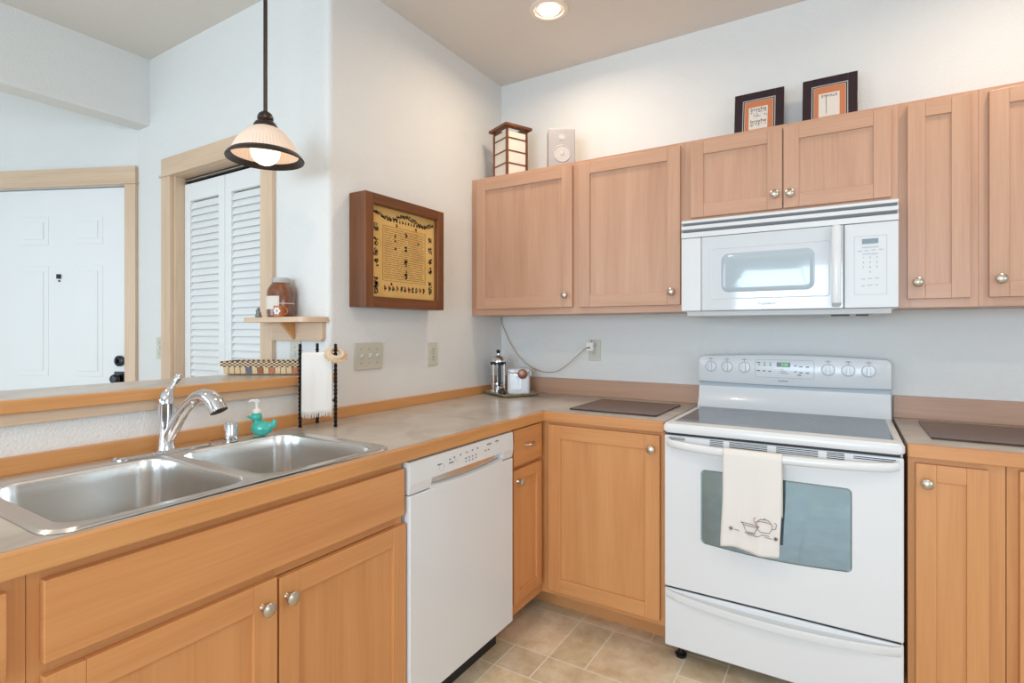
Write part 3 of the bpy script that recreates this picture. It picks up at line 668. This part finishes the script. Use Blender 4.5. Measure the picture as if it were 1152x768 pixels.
# door: slightly domed front with a raised oval-cornered window
md = B()
loopsd = []
def dome(d, y, r_): return [(x, y, zz) for x, zz in rrect(dX0+d, dX1-d, z(1.354)+d, z(1.662)-d, r_, 6)]
md.loops([dome(0, -.373, .004), dome(0, -.398, .004), dome(.003, -.401, .004)])
md = md.build('door', 'whiteglass', mw, smooth=True)
def wloop(d, y, r_): return [(x, y, zz) for x, zz in rrect(1.293-MX0+d, 1.722-MX0-d, z(1.400)+d, z(1.612)-d, r_, 6)]
B().loops([wloop(0, -.401, .012), wloop(.002, -.4025, .012), wloop(.004, -.4012, .01)], cap0=False, cap1=False).build('window_border', 'whiteglass', md, smooth=True)
def sloop(d, y): return [(x, y, zz) for x, zz in rrect(1.336-MX0+d, 1.672-MX0-d, z(1.428)+d, z(1.587)-d, .03-min(d, .01), 8)]
B().loops([sloop(0, -.4005), sloop(.001, -.403), sloop(.008, -.4065), sloop(.02, -.4075), sloop(.05, -.4085)]).build('window', 'mwwin', md, smooth=True)
hp = [(1.742-MX0, -.402, z(1.366)), (1.742-MX0, -.424, z(1.376)), (1.742-MX0, -.432, z(1.45)), (1.742-MX0, -.434, z(1.51)), (1.742-MX0, -.432, z(1.58)), (1.742-MX0, -.424, z(1.648)), (1.742-MX0, -.402, z(1.657))]
B().tube(hp, .0155, 14, flat=.5, up=(0, -1, 0)).build('handle', 'white', md, smooth=True)
lettering('Frigidaire', .013, (1.505-MX0, -.4012, z(1.379)), FRONT, 'grey', md, depth=.0003, sx=1.3, shear=.4)
cp = B().box(dX1+.003, MW, -.400, -.373, z(1.354), z(1.662)).build('control_panel', 'white2', mw, bevel=.003)
a, c_, e, f = 1.798-MX0, 1.897-MX0, z(1.402), z(1.615)
ol = rrect(a, c_, e, f, .003, 3); il = rrect(a+.001, c_-.001, e+.001, f-.001, .003, 3)
B().loops([[(x, -.400, q) for x, q in ol], [(x, -.4008, q) for x, q in ol], [(x, -.4008, q) for x, q in il], [(x, -.400, q) for x, q in il]], cap0=False, cap1=False).build('panel_outline', 'lgrey', cp)
B().box(1.822-MX0, 1.871-MX0, -.4015, -.399, z(1.586), z(1.604)).build('display', 'lcd', cp)
for j, row in enumerate(('123', '456', '789', ' 0 ')):
    for i, ch in enumerate(row):
        if ch != ' ': lettering(ch, .0085, (1.826+.0205*i-MX0, -.4003, z(1.536-.0175*j)), FRONT, 'grey', cp, 'key_number', depth=.0003)
for gx, gz, ww in [(1.847, 1.573, .05), (1.815, 1.561, .014), (1.836, 1.561, .013), (1.857, 1.562, .013), (1.879, 1.563, .012), (1.847, 1.549, .046), (1.826, 1.459, .013), (1.846, 1.460, .013), (1.867, 1.461, .013), (1.825, 1.434, .011), (1.846, 1.436, .016), (1.866, 1.437, .009)]:
    B().box(gx-ww/2-MX0, gx+ww/2-MX0, -.4008, -.399, z(gz-.0016), z(gz+.0016)).build('touch_key', 'lgrey', cp)
B().prism([(-.36, z(1.352)), (-.385, z(1.352)), (-.375, z(1.334)), (-.34, z(1.330)), (-.05, z(1.330)), (-.05, z(1.352))], 'X', .02, MW-.02).build('underside', 'white2', mw)
B().box(.55, .61, -.35, -.30, z(1.327), z(1.331)).box(.63, .67, -.35, -.30, z(1.327), z(1.331)).build('filter_vent', 'dark', mw)

# ================================================================== GLASS BOARDS
for (x0_, x1_, y0_, y1_), lb in (((.705, 1.105, -.53, -.135), 'dark smoked glass cutting board lying on the counter left of the stove'), ((2.012, 2.42, -.505, -.11), 'dark smoked glass cutting board lying on the counter right of the stove')):
    b = B().loops([L3(rrect(x0_-(x0_+x1_)/2, x1_-(x0_+x1_)/2, y0_-(y0_+y1_)/2, y1_-(y0_+y1_)/2, .012, 5), 0.0), L3(rrect(x0_-(x0_+x1_)/2, x1_-(x0_+x1_)/2, y0_-(y0_+y1_)/2, y1_-(y0_+y1_)/2, .012, 5), .006)])
    tag(b.build('cutting_board', 'board', loc=((x0_+x1_)/2, (y0_+y1_)/2, .9145), bevel=.001), lb, 'cutting board')

# ================================================================== PENDANT, DOWNLIGHTS
pd = thing('pendant_lamp', 'bronze rod pendant lamp with ribbed white glass shade over the bar ledge', 'lamp', (0, -1.56, 1.90))
B().lathe([(.007, .145), (.007, H-1.90-.02)], n=12).build('rod', 'bronze', pd, smooth=True)
B().lathe([(.008, H-1.90-.035), (.05, H-1.90-.022), (.062, H-1.90-.001)], n=32).build('canopy', 'bronze', pd, smooth=True)
B().lathe([(.002, .158), (.012, .156), (.022, .148), (.027, .136), (.027, .128), (.024, .124), (.034, .116), (.040, .106), (.042, .096), (.038, .094)], n=32).build('socket_cap', 'bronze', pd, smooth=True)
sp_ = [(.040, .098), (.058, .088), (.076, .070), (.092, .048), (.104, .024), (.114, .002), (.111, .002), (.101, .024), (.089, .047), (.073, .068), (.055, .085), (.038, .094)]
B().lathe(sp_, n=120, rib=.022, cap=False).build('lamp_shade', 'shade', pd, smooth=True)
B().lathe([(.112, .008), (.118, .005), (.126, -.004), (.132, -.013), (.130, -.017), (.123, -.010), (.116, -.002), (.111, .002)], n=64, cap=False).build('shade_rim', 'bronze', pd, smooth=True)
B().sphere((0, 0, .014), .050, n=28).lathe([(.015, .055), (.015, .095)], n=16).build('bulb', 'bulb', pd, smooth=True)
for i, (x, y) in enumerate(DOWNLIGHTS[:1]):
    t = thing('recessed_downlight', 'round recessed ceiling light, lit, above the corner counter', 'ceiling light', (x, y, H))
    B().lathe([(.088, 0), (.088, -.004), (.070, -.007), (.066, -.003), (.066, 0)], n=48, cap=False).build('trim_ring', 'canwhite', t, smooth=True)
    B().lathe([(.045, -.0065), (.045, -.0035)], n=40).build('lens', 'lamplens', t)

# ================================================================== LEFT WALL: shadow-box picture, plates
pc = thing('framed_picture', 'deep walnut-framed antique parchment print hanging on the left wall', 'picture', (0, -.925, 1.37))
# local: world axes; x out of wall. Y from -1.178 to -.672 -> local -.253..+.253 ; depth: back .0 to front .1
hw, hh, D0, D1 = .253, .478, .002, .10
fr = B(); t = .045
fr.box(D0, D1, -hw, -hw+t, 0, hh, 0).box(D0, D1, hw-t, hw, 0, hh, 0).box(D0, D1, -hw+t, hw-t, hh-t, hh, 1).box(D0, D1, -hw+t, hw-t, 0, t, 1)
fr.build('frame', ['walnutZ', 'walnutY'], pc, bevel=.003)
prn = B().box(.072, .076, -hw+t, hw-t, t, hh-t); ink, rd, tn = 1, 2, 3; rng = random.Random(3); XF = .0763
y0_, y1_, z0_, z1_ = -hw+t, hw-t, t, hh-t; WW, HH2 = y1_-y0_, z1_-z0_
def ib(b, u_, v_, du, dv): prn.box(XF-.0005, XF+.0004, y0_+u_*WW, y0_+(u_+du)*WW, z0_+v_*HH2, z0_+(v_+dv)*HH2, b)
for (u0, v0, u1, v1) in ((.18, .19, .84, .193), (.18, .80, .84, .803), (.18, .19, .184, .803), (.836, .19, .84, .803)): ib(tn, u0, v0, u1-u0, v1-v0)
for k in range(26):
    v = .215+k*.0222
    if k % 9 == 4 and False: continue
    x = .20
    while x < .80:
        l = rng.uniform(.03, .16); l = min(l, .815-x); ib(tn, x, v, l, .0045); x += l+rng.uniform(.006, .02)
def blot(b, u_, v_, s, n=14):
    for _ in range(n): ib(b, u_+rng.uniform(-s, s)*.7, v_+rng.uniform(-s, s), rng.uniform(.005, .016), rng.uniform(.006, .02))
for k in range(34):
    u_ = .04+.92*k/33; blot(ink, u_, .915+.03*math.cos(u_*12)-.02*abs(u_-.5), .020, 8)
for k, u_ in enumerate([.24+.045*i for i in range(14)]): ib(ink, u_, .862-.004*(i if False else 0), .022, .03) if k % 2 else ib(tn, u_, .858, .02, .034)
for v in (.76, .60, .49, .37, .17, .12, .07): blot(ink, .08, v, .040, 30)
for v in (.74, .60, .47, .36, .18, .10): blot(ink, .92, v, .038, 26)
for v in (.73, .57, .43, .40, .28, .25): blot(ink, .52, v, .026, 16)
for v in (.64, .70, .55): blot(ink, .36, v, .012, 5)
blot(ink, .72, .65, .012, 5)
for k in range(11): blot(ink if k % 3 else rd, .21+.06*k, .10, .024, 12); ib(ink, .205+.06*k, .07, .006, .07)
for uv in ((.38, .82), (.68, .82), (.30, .15), (.9, .14)): blot(rd, *uv, .012, 8)
prn.build('print', ['parch', 'ink', 'redink', 'tanink'], pc)

def outlet(name, label, cat, loc, rz, gangs, kind, m='almond', w=None, h=.115):
    """plate built facing local -y"""
    t = thing(name, label, cat, loc, rz); w = w or (.07 if gangs == 1 else .07+.046*(gangs-1))
    B().box(-w/2, w/2, -.006, -.001, -h/2, h/2).build('cover_plate', m, t, bevel=.002)
    for k in range(gangs):
        cx = (k-(gangs-1)/2)*.046
        if kind == 'switch':
            B().prism([(-.006, -.009), (-.018, .006), (-.016, .011), (-.006, .010)], 'X', cx-.004, cx+.004).build('toggle', 'pump', t)
            B().box(cx-.006, cx+.006, -.0068, -.006, -.013, .013).build('toggle_slot', 'lgrey', t)
            for s in (-1, 1): B().lathe([(.0025, 0), (.0025, -.001)], (cx, -.006, s*.03), 10, 'Y').build('screw', 'grey', t)
        else:
            for s in (-1, 1):
                rc = B().lathe([(.0165, 0), (.0165, -.002)], (cx, -.006, s*.0195), 24, 'Y').build('receptacle', m, t)
                B().box(cx-.0075, cx-.0055, -.0086, -.0079, s*.0195-.001, s*.0195+.008).box(cx+.0055, cx+.0075, -.0086, -.0079, s*.0195-.001, s*.0195+.008).box(cx-.002, cx+.002, -.0086, -.0079, s*.0195-.011, s*.0195-.006).build('slots', 'dark', rc)
            B().lathe([(.0025, 0), (.0025, -.001)], (cx, -.006, 0), 10, 'Y').build('screw', 'grey', t)
    return t
outlet('light_switch', 'almond three-toggle light switch plate under the walnut-framed picture', 'light switch', (0, -1.07, 1.161), 90, 3, 'switch', w=.162)
outlet('wall_outlet', 'almond wall outlet on the left wall between picture and wall cabinet', 'outlet', (0, -.641, 1.154), 90, 1, 'outlet')
outlet('wall_outlet', 'almond wall outlet on the back wall with a white adapter plugged in', 'outlet', (.607, 0, 1.165), 0, 1, 'outlet')
outlet('light_switch', 'small almond switch plate beside the left casing of the closet', 'light switch', (-1.332, -1.28, 1.178), 0, 1, 'switch')
outlet('light_switch', 'pale switch plate below the wooden shelf behind the towel stand', 'light switch', (-.205, -1.28, 1.172), 0, 1, 'switch')
ad = thing('plug_adapter', 'white plug adapter in the back wall outlet above the counter', 'adapter', (.598, -.008, 1.186))
B().box(-.026, .014, -.032, -.001, -.026, .022).build('adapter_body', 'pump', ad, bevel=.003)
B().box(-.018, .0, -.040, -.032, -.011, -.003).build('plug', 'cord', ad, bevel=.002)
B().tube([(.002, -.02, .022), (.002, -.022, .034)], .002, 8).build('antenna', 'grey', ad)
pp = [(.010, -.010, 1.352), (.012, -.012, 1.315), (.035, -.016, 1.27), (.075, -.02, 1.20), (.13, -.026, 1.13), (.20, -.034, 1.075), (.27, -.040, 1.045), (.335, -.044, 1.035), (.40, -.046, 1.045), (.46, -.047, 1.08), (.52, -.048, 1.13), (.57, -.048, 1.172), (.583, -.047, 1.179)]
cu = [Vector(p) for p in pp]
def smoothpath(P, n=6):
    out = []
    for i in range(len(P)-1):
        p0, p1, p2, p3 = P[max(i-1, 0)], P[i], P[i+1], P[min(i+2, len(P)-1)]
        for k in range(n):
            t = k/n; out.append(.5*((2*p1)+(-p0+p2)*t+(2*p0-5*p1+4*p2-p3)*t*t+(-p0+3*p1-3*p2+p3)*t**3))
    return out+[P[-1]]
tag(B().tube(smoothpath(cu), .0021, 8).build('power_cord', 'cord', smooth=True), 'thin tan power cord drooping across the back wall from cabinet corner to outlet', 'cord')

# ================================================================== CLOSET WALL SHELF AND WHAT IS ON IT
sh_ = thing('wall_shelf', 'small pale wooden shelf with a bracket on the wall beside the closet', 'shelf', (-.2, -1.2805, 1.228))
s0 = 1.228
l0 = rrect(-.20, .198, -.122, 0, .001, 5, (.001, .001, .02, .03))
B().loops([L3(l0, 1.305-s0), L3(l0, 1.326-s0)]).build('shelf_board', 'trimX', sh_, bevel=.004)
B().prism([(-.145, .0), (.172, 0), (.182, .010), (.182, .077), (-.145, .077)], 'Y', -.020, -.001).build('back_plate', 'trimX', sh_, bevel=.002)
B().prism([(-.020, .077), (-.086, .077), (-.020, .006)], 'X', -.002, .016).build('bracket', 'edgeZ', sh_, bevel=.001)
jr = thing('glass_jar', 'large glass jar of brown contents with paper label on the wooden shelf', 'jar', (-.228, -1.337, 1.3265))
B().lathe([(.048, 0), (.054, .006), (.056, .02), (.056, .105), (.052, .118), (.040, .135), (.036, .142), (.034, .142), (.002, .142)], n=40).build('jar_body', 'jarfill', jr, smooth=True)
B().lathe([(.0345, .142), (.0365, .143), (.0375, .148), (.036, .152), (.0375, .158), (.036, .163), (.0335, .163), (.0335, .142)], n=40, cap=False).build('jar_neck', 'neck', jr, smooth=True)
def arc_patch(r_, a0, a1, z0, z1, n=16):
    b = B(); L = []
    for i in range(n+1):
        a = R(a0+(a1-a0)*i/n); L.append([(q*math.cos(a), q*math.sin(a), zz) for q, zz in ((r_, z0), (r_+.0006, z0), (r_+.0006, z1), (r_, z1))])
    return b.loops(L)
arc_patch(.0562, -150, -42, .032, .086).build('paper_label', 'paper', jr)
arc_patch(.0562, -42, 40, .055, .0575).build('label_band', 'paper', jr)
mg = thing('small_mug', 'miniature orange-brown mug with white flower in front of the glass jar', 'mug', (-.163, -1.390, 1.3265), 30)
mb = B().lathe([(.018, 0), (.021, .002), (.0215, .044), (.0195, .044), (.019, .006), (.002, .005)], n=28).build('mug_body', 'mug', mg, smooth=True)
B().tube([(.0205+.0, 0, .036)]+[(.0205+.013*math.sin(R(a)), 0, .023+.013*math.cos(R(a))) for a in range(20, 165, 12)]+[(.0205, 0, .010)], .0026, 10).build('mug_handle', 'mug', mg, smooth=True)
fl = B()
for k in range(6):
    a = R(60*k); cx, cz = .0095*math.cos(a), .0095*math.sin(a)
    P = []
    aa = R(-84)+cx/.0215
    fl.sphere((.0218*math.cos(aa-R(8)), .0218*math.sin(aa-R(8)), .023+cz), .0055, sc=(.9, .4, 1.1), n=10)
fl.sphere((0-.003, -.0216, .023), .003, n=8).build('flower_motif', 'mugwhite', mg, smooth=True)
b = B().sphere((0, 0, .006), .017, sc=(1, .8, .4)).sphere((0, 0, .016), .012, sc=(1.1, .8, .8)).sphere((-.004, 0, .027), .009).sphere((.009, -.002, .018), .007).sphere((0, 0, .037), .006)
fg = b.build('figurine', 'stone', smooth=True, loc=(-.325, -1.375, 1.3262)); r_ = fg.modifiers.new('remesh', 'REMESH'); r_.mode = 'VOXEL'; r_.voxel_size = .0016
tag(fg, 'tiny grey stacked-stone figurine at the left of the wooden shelf', 'figurine')

# basket on the ledge
bk = thing('woven_basket', 'low woven splint basket with checked rim on the bar ledge', 'basket', (-.165, -1.44, 1.1005), 31)
bw, bd, bh = .145, .055, .046
def bl(e, z_, r_=.012): return L3(rrect(-bw-e, bw+e, -bd-e, bd+e, r_, 5), z_)
b = B().loops([bl(-.008, .001), bl(0, .006), bl(.004, bh-.012), bl(.0, bh-.012), bl(-.004, .008), bl(-.006, .005)], cap0=True, cap1=True)
body = b.build('basket_body', 'wickpale', bk)
cols = ['wickpale', 'wickblue', 'wickpale', 'wickbrown', 'wickpale', 'wickred', 'wickpale', 'wickpale', 'wickbrown']
for k in range(13):
    x = -bw+.012+k*(2*bw-.024)/12; m = ['wickpale', 'wickpale', 'wickpale', 'wickpale', 'wickblue', 'wickpale', 'wickbrown', 'wickpale', 'wickred', 'wickpale', 'wickpale', 'wickpale', 'wickred'][k]
    B().prism([(-bd-.0045, .006), (-bd-.0085, bh-.010), (-bd-.0065, bh-.010), (-bd-.0025, .006)], 'X', x-.0095, x+.0095).build('splint', m, body, bevel=.0008)
ck = B(); n = 30
for (ax, p0, p1, other) in (('x', -bw-.006, bw+.006, -bd-.008), ('x', -bw-.006, bw+.006, bd+.008), ('y', -bd-.006, bd+.006, -bw-.008), ('y', -bd-.006, bd+.006, bw+.008)):
    cnt = 30 if ax == 'x' else 12
    for i in range(cnt):
        for j in range(4):
            q0 = p0+(p1-p0)*i/cnt; q1 = p0+(p1-p0)*(i+1)/cnt; zz = bh-.014+j*.0052; mi = (i+j) % 2
            if ax == 'x': ck.box(q0, q1, other-.002, other+.002, zz, zz+.0052, mi)
            else: ck.box(other-.002, other+.002, q0, q1, zz, zz+.0052, mi)
ck.build('checked_rim', ['wickpale', 'wickdark'], bk)

# ================================================================== TOWEL STAND, TOWEL, BRUSH
posts = [(.073, -1.470), (.172, -1.392), (.045, -1.372)]
ts = thing('towel_stand', 'black twisted-iron countertop towel stand with three posts', 'towel stand', (.10, -1.41, .9145))
for i, (x, y) in enumerate(posts):
    b = B(); tw_ = 20; n = 70
    for ph in (0, math.pi):
        P = [(x-.10+.0034*math.cos(ph+tw_*k/n*math.pi), y+1.41+.0034*math.sin(ph+tw_*k/n*math.pi), .003+.292*k/n) for k in range(n+1)]
        b.tube(P, .0036, 6)
    b.sphere((x-.10, y+1.41, .303), .006).torus((x-.10, y+1.41, .296), .005, .002, 12, 6)
    b.build('post', 'iron', ts, smooth=True)
q = [Vector((x-.10, y+1.41, 0)) for x, y in posts]
def bar(a, c_, zz, r_=.0028): B().tube([a+Vector((0, 0, zz)), c_+Vector((0, 0, zz))], r_, 8).build('cross_bar', 'iron', ts, smooth=True)
bar(q[0], q[1], .270); bar(q[1], q[2], .10); bar(q[0], q[2], .10); bar(q[0], q[1], .10)
ht = thing('hand_towel', 'off-white fringed hand towel draped over the black iron towel stand', 'towel', (.12, -1.43, .9145))
A_, C_ = Vector((.079-.12, -1.466+1.43, 0)), Vector((.164-.12, -1.399+1.43, 0)); dirv = (C_-A_); nrm = Vector((dirv.y, -dirv.x, 0)).normalized()
if nrm.x < 0: nrm = -nrm
def tf2(uu, v):
    p = A_+dirv*uu; Lf, Lb = .215, .14; s = v*(Lf+Lb+.016); top_ = .2715
    w_ = .003*math.sin(uu*10)+.0015*math.sin(uu*23+1)
    if s < Lb: return tuple(p-nrm*(.0055)+Vector((0, 0, top_-Lb+s)))
    if s < Lb+.016:
        a = math.pi*(s-Lb)/.016; return tuple(p-nrm*.0055*math.cos(a)+Vector((0, 0, top_+.0045*math.sin(a))))
    d = s-Lb-.016; k = d/Lf; return tuple(p+nrm*(.0055+.004*k+w_*k)+Vector((0, 0, top_-d-.004*k*math.sin(uu*6))))
cloth('towel_cloth', tf2, 24, 40, 'linen', ht, .0022)
fb = B()
for k in range(34):
    uu = (k+.5)/34; p = Vector(tf2(uu, 1.0)); j = random.uniform(-.002, .002)
    fb.tube([p+Vector((0, 0, .002)), p+Vector((j, j, -.008)), p+Vector((j*2, 0, -.015-random.uniform(0, .004)))], [.0014, .0012, .0006], 5)
tag(fb.build('fringe', 'linen', ht), kind='stuff')
br = thing('scrub_brush', 'round wooden ring brush with pale bristles hung on the towel stand post', 'brush', (.178, -1.394, 1.188))
b = B().torus((0, 0, 0), .024, .0085, 36, 12, 'Z', flat=.9)
rb = b.build('wood_ring', 'trimX', br, smooth=True)
b = B(); 
for k in range(110):
    a = 2*math.pi*k/110+random.uniform(-.02, .02); r0 = .028; l = random.uniform(.022, .028)
    d = Vector((math.cos(a), math.sin(a), 0)); b.tube([d*r0+Vector((0, 0, -.004)), d*(r0+l*.55)+Vector((0, 0, -.008-random.uniform(0, .006)))], [.0016, .0010], 5)
b.torus((0, 0, -.006), .028, .006, 36, 8, 'Z')
tag(b.build('bristles', 'bristle', br, smooth=True), kind='stuff')
br.rotation_euler = (R(28), R(30), R(20))

# ================================================================== TRAY IN THE CORNER
ty = thing('serving_tray', 'square patterned ceramic tray in the counter corner', 'tray', (.193, -.192, .9145), -30)
tl = lambda e, z_: L3(rrect(-.125-e, .125+e, -.115-e, .115+e, .006, 4), z_)
B().loops([tl(-.03, 0), tl(-.02, .002), tl(0, .016), tl(.002, .019), tl(-.004, .019), tl(-.025, .006)]).build('tray_dish', 'tray', ty, smooth=True)
zt_ = .9145+.0068
fp = thing('french_press', 'glass and chrome french press coffee maker standing on the tray', 'french press', (.112, -.205, zt_), -52)
B().lathe([(.040, .008), (.040, .165)], n=36, cap=False).lathe([(.0385, .165), (.0385, .009), (.002, .009)], n=36, cap=False).build('glass_beaker', 'glass', fp, smooth=True)
fr_ = B().lathe([(.043, 0), (.043, .010), (.041, .010), (.041, 0)], n=36).lathe([(.0425, .052), (.0425, .060), (.041, .060), (.041, .052)], n=36, cap=False)
for a in (45, 135, 225, 315): fr_.box(.042*math.cos(R(a))-.003, .042*math.cos(R(a))+.003, .042*math.sin(R(a))-.003, .042*math.sin(R(a))+.003, .0, .165)
fr_.build('frame', 'chrome', fp, smooth=True)
B().lathe([(.0435, .158), (.0435, .176), (.041, .176), (.041, .158)], n=36, cap=False).build('band', 'black', fp, smooth=True)
B().lathe([(.045, .176), (.045, .181), (.042, .192), (.030, .205), (.012, .212), (.002, .213)], n=36).build('lid', 'chrome', fp, smooth=True)
B().lathe([(.0025, .03), (.0025, .225)], n=10).lathe([(.037, .030), (.037, .034), (.002, .035)], n=30).build('plunger', 'chrome', fp, smooth=True)
B().sphere((0, 0, .232), .0115).build('plunger_knob', 'black', fp, smooth=True)
B().tube([(.040, 0, .165), (.066, 0, .160), (.074, 0, .12), (.070, 0, .06), (.044, 0, .045)], [.006, .008, .009, .008, .006], 12).build('handle', 'black', fp, smooth=True)
cn = thing('canister', 'white ceramic canister with wire clamp and round brown disc on the tray', 'canister', (.215, -.150, zt_), 25)
cl = lambda e, z_: L3(rrect(-.062-e, .062+e, -.056-e, .056+e, .02, 6), z_)
B().loops([cl(-.004, 0), cl(0, .005), cl(0, .112), cl(-.003, .116)]).build('canister_body', 'ceramic', cn, smooth=True)
B().loops([cl(-.002, .118), cl(.001, .120), cl(.001, .132), cl(-.006, .138)]).build('lid', 'ceramic', cn, smooth=True)
w_ = B()
for zz in (.108, .125): w_.loops([[(x, y, zz+dz) for x, y in rrect(-.0635-d, .0635+d, -.0575-d, .0575+d, .021, 6)] for dz, d in ((-.0015, 0), (-.0015, .002), (.0015, .002), (.0015, 0))], cap0=False, cap1=False)
for x in (-.005, .012): w_.tube([(x, -.059, .105), (x, -.060, .06), (x, -.058, .02)], .0012, 6)
w_.build('wire_clamp', 'chrome', cn, smooth=True)
B().lathe([(.027, 0), (.027, -.006), (.022, -.008), (.002, -.008)], (.026, -.058, .112), 28, 'Y').build('disc', 'copper', cn, smooth=True)
B().box(.062, .072, -.045, -.03, .10, .125).build('clasp', 'chrome', cn, bevel=.002)
tag(B().lathe([(.014, 0), (.015, .003), (.013, .02), (.008, .028), (.009, .034), (.002, .038)], n=20).build('salt_shaker', 'bronze', smooth=True, loc=(.178, -.262, zt_)), 'small dark shaker standing on the tray in front of the canister', 'shaker')
tag(B().lathe([(.010, 0), (.012, .002), (.012, .03), (.010, .032), (.002, .032)], n=18).build('small_jar', 'chrome', smooth=True, loc=(.148, -.272, zt_)), 'tiny shiny jar on the tray in front of the french press', 'jar')

# ================================================================== ON TOP OF THE WALL CABINETS
lt = thing('wooden_lantern', 'dark brown wooden lantern with pale panels on top of the corner wall cabinet', 'lantern', (.185, -.195, 2.1075), -24)
a = .064
for sx in (-1, 1):
    for sy in (-1, 1): B().box(sx*a-.006, sx*a+.006, sy*a-.006, sy*a+.006, 0, .266).build('post', 'walnutZ', lt, bevel=.001)
for zz in (.068, .136, .205):
    b = B()
    for s in (-1, 1):
        b.box(-a, a, s*a-.003, s*a+.003, zz, zz+.007); b.box(s*a-.003, s*a+.003, -a, a, zz, zz+.007)
    b.build('rail', 'walnutX', lt)
pp_ = B()
for s in (-1, 1): pp_.box(-a+.006, a-.006, s*(a-.001)-.0006, s*(a-.001)+.0006, .0, .245).box(s*(a-.001)-.0006, s*(a-.001)+.0006, -a+.006, a-.006, .0, .245)
pp_.build('paper_shade', 'ricepaper', lt)
b = B(); e = .088; i_ = .05
b.prism([(-e, -e), (e, -e), (i_, -i_), (-i_, -i_)], 'Z', .264, .279).prism([(e, -e), (e, e), (i_, i_), (i_, -i_)], 'Z', .264, .279).prism([(e, e), (-e, e), (-i_, i_), (i_, i_)], 'Z', .264, .279).prism([(-e, e), (-e, -e), (-i_, -i_), (-i_, i_)], 'Z', .264, .279)
b.build('roof_frame', 'walnutX', lt, bevel=.002)
spk = thing('speaker', 'small silver-grey bookshelf speaker on the wall cabinet beside the lantern', 'speaker', (.50, -.20, 2.1075), 34)
B().box(-.068, .068, -.05, .05, 0, .205).build('speaker_box', 'speaker', spk, bevel=.004)
B().box(-.064, .064, -.053, -.05, .004, .201).build('baffle', 'speakerd', spk, bevel=.003)
B().torus((0, -.053, .16), .014, .002, 28, 8, 'Y').lathe([(.012, -.0525), (.012, -.0535), (.002, -.0545)], (0, 0, .16), 24, 'Y').build('tweeter', 'speaker', spk, smooth=True)
B().torus((0, -.053, .075), .042, .003, 40, 8, 'Y').lathe([(.039, -.0525), (.039, -.0535), (.013, -.0535), (.011, -.055), (.002, -.0555)], (0, 0, .075), 36, 'Y').build('woofer', 'speaker', spk, smooth=True)
def smallframe(cx, wd, ht, label, kind):
    t = thing('framed_picture', label, 'picture', (cx, -.105, 2.1085), 0)
    t.rotation_euler = (R(-9), 0, 0)
    h = wd/2; fw = wd*.17
    B().box(-h, -h+fw, -.012, 0, 0, ht).box(h-fw, h, -.012, 0, 0, ht).box(-h+fw, h-fw, -.012, 0, ht-fw, ht).box(-h+fw, h-fw, -.012, 0, 0, fw).build('frame', 'matte', t, bevel=.0015)
    f2 = fw
    B().box(-h+f2, h-f2, -.009, -.007, f2, ht-f2).build('outer_mat', 'paper', t)
    B().box(-h+f2+.003, h-f2-.003, -.0095, -.0085, f2+.003, ht-f2-.003).build('black_line', 'ink', t)
    B().box(-h+f2+.008, h-f2-.008, -.0102, -.009, f2+.008, ht-f2-.008).build('cream_line', 'paper', t)
    B().box(-h+f2+.0095, h-f2-.0095, -.0108, -.010, f2+.0095, ht-f2-.0095).build('coloured_mat', 'terracotta', t)
    cw = wd*.20; 
    art = B().box(-cw, cw*.9, -.0114, -.0106, ht*.27, ht*.70).build('print', 'paper', t)
    if kind == 0:
        for r_, (s_, z_) in (('brynhle', (.024, .655)), ('brynhle', (.024, .42))):
            lettering('bryyhe', s_, (-.001, -.0117, ht*z_), FRONT, 'ink', art, depth=.0002)
        rng = random.Random(9); b = B()
        for k in range(60):
            x = rng.uniform(-cw*.85, cw*.75); zz = rng.choice((.60, .575, .54, .51, .36, .33))*ht+rng.uniform(-.002, .002)
            b.box(x, x+rng.uniform(.002, .006), -.0118, -.0113, zz, zz+rng.uniform(.0012, .004))
        b.build('small_script', 'grey', art)
    else:
        lettering('EYMALE', .0165, (-.001, -.0117, ht*.645), FRONT, 'ink', art, depth=.0002)
        B().box(-.013, -.0115, -.0118, -.0113, ht*.33, ht*.66).build('drawn_stem', 'ink', art)
    return t
smallframe(1.438, .204, .245, 'dark-framed small print with two rows of script on the cabinet, left of the pair', 0)
smallframe(1.713, .202, .245, 'dark-framed small print reading EYMALE on the cabinet, right of the pair', 1)
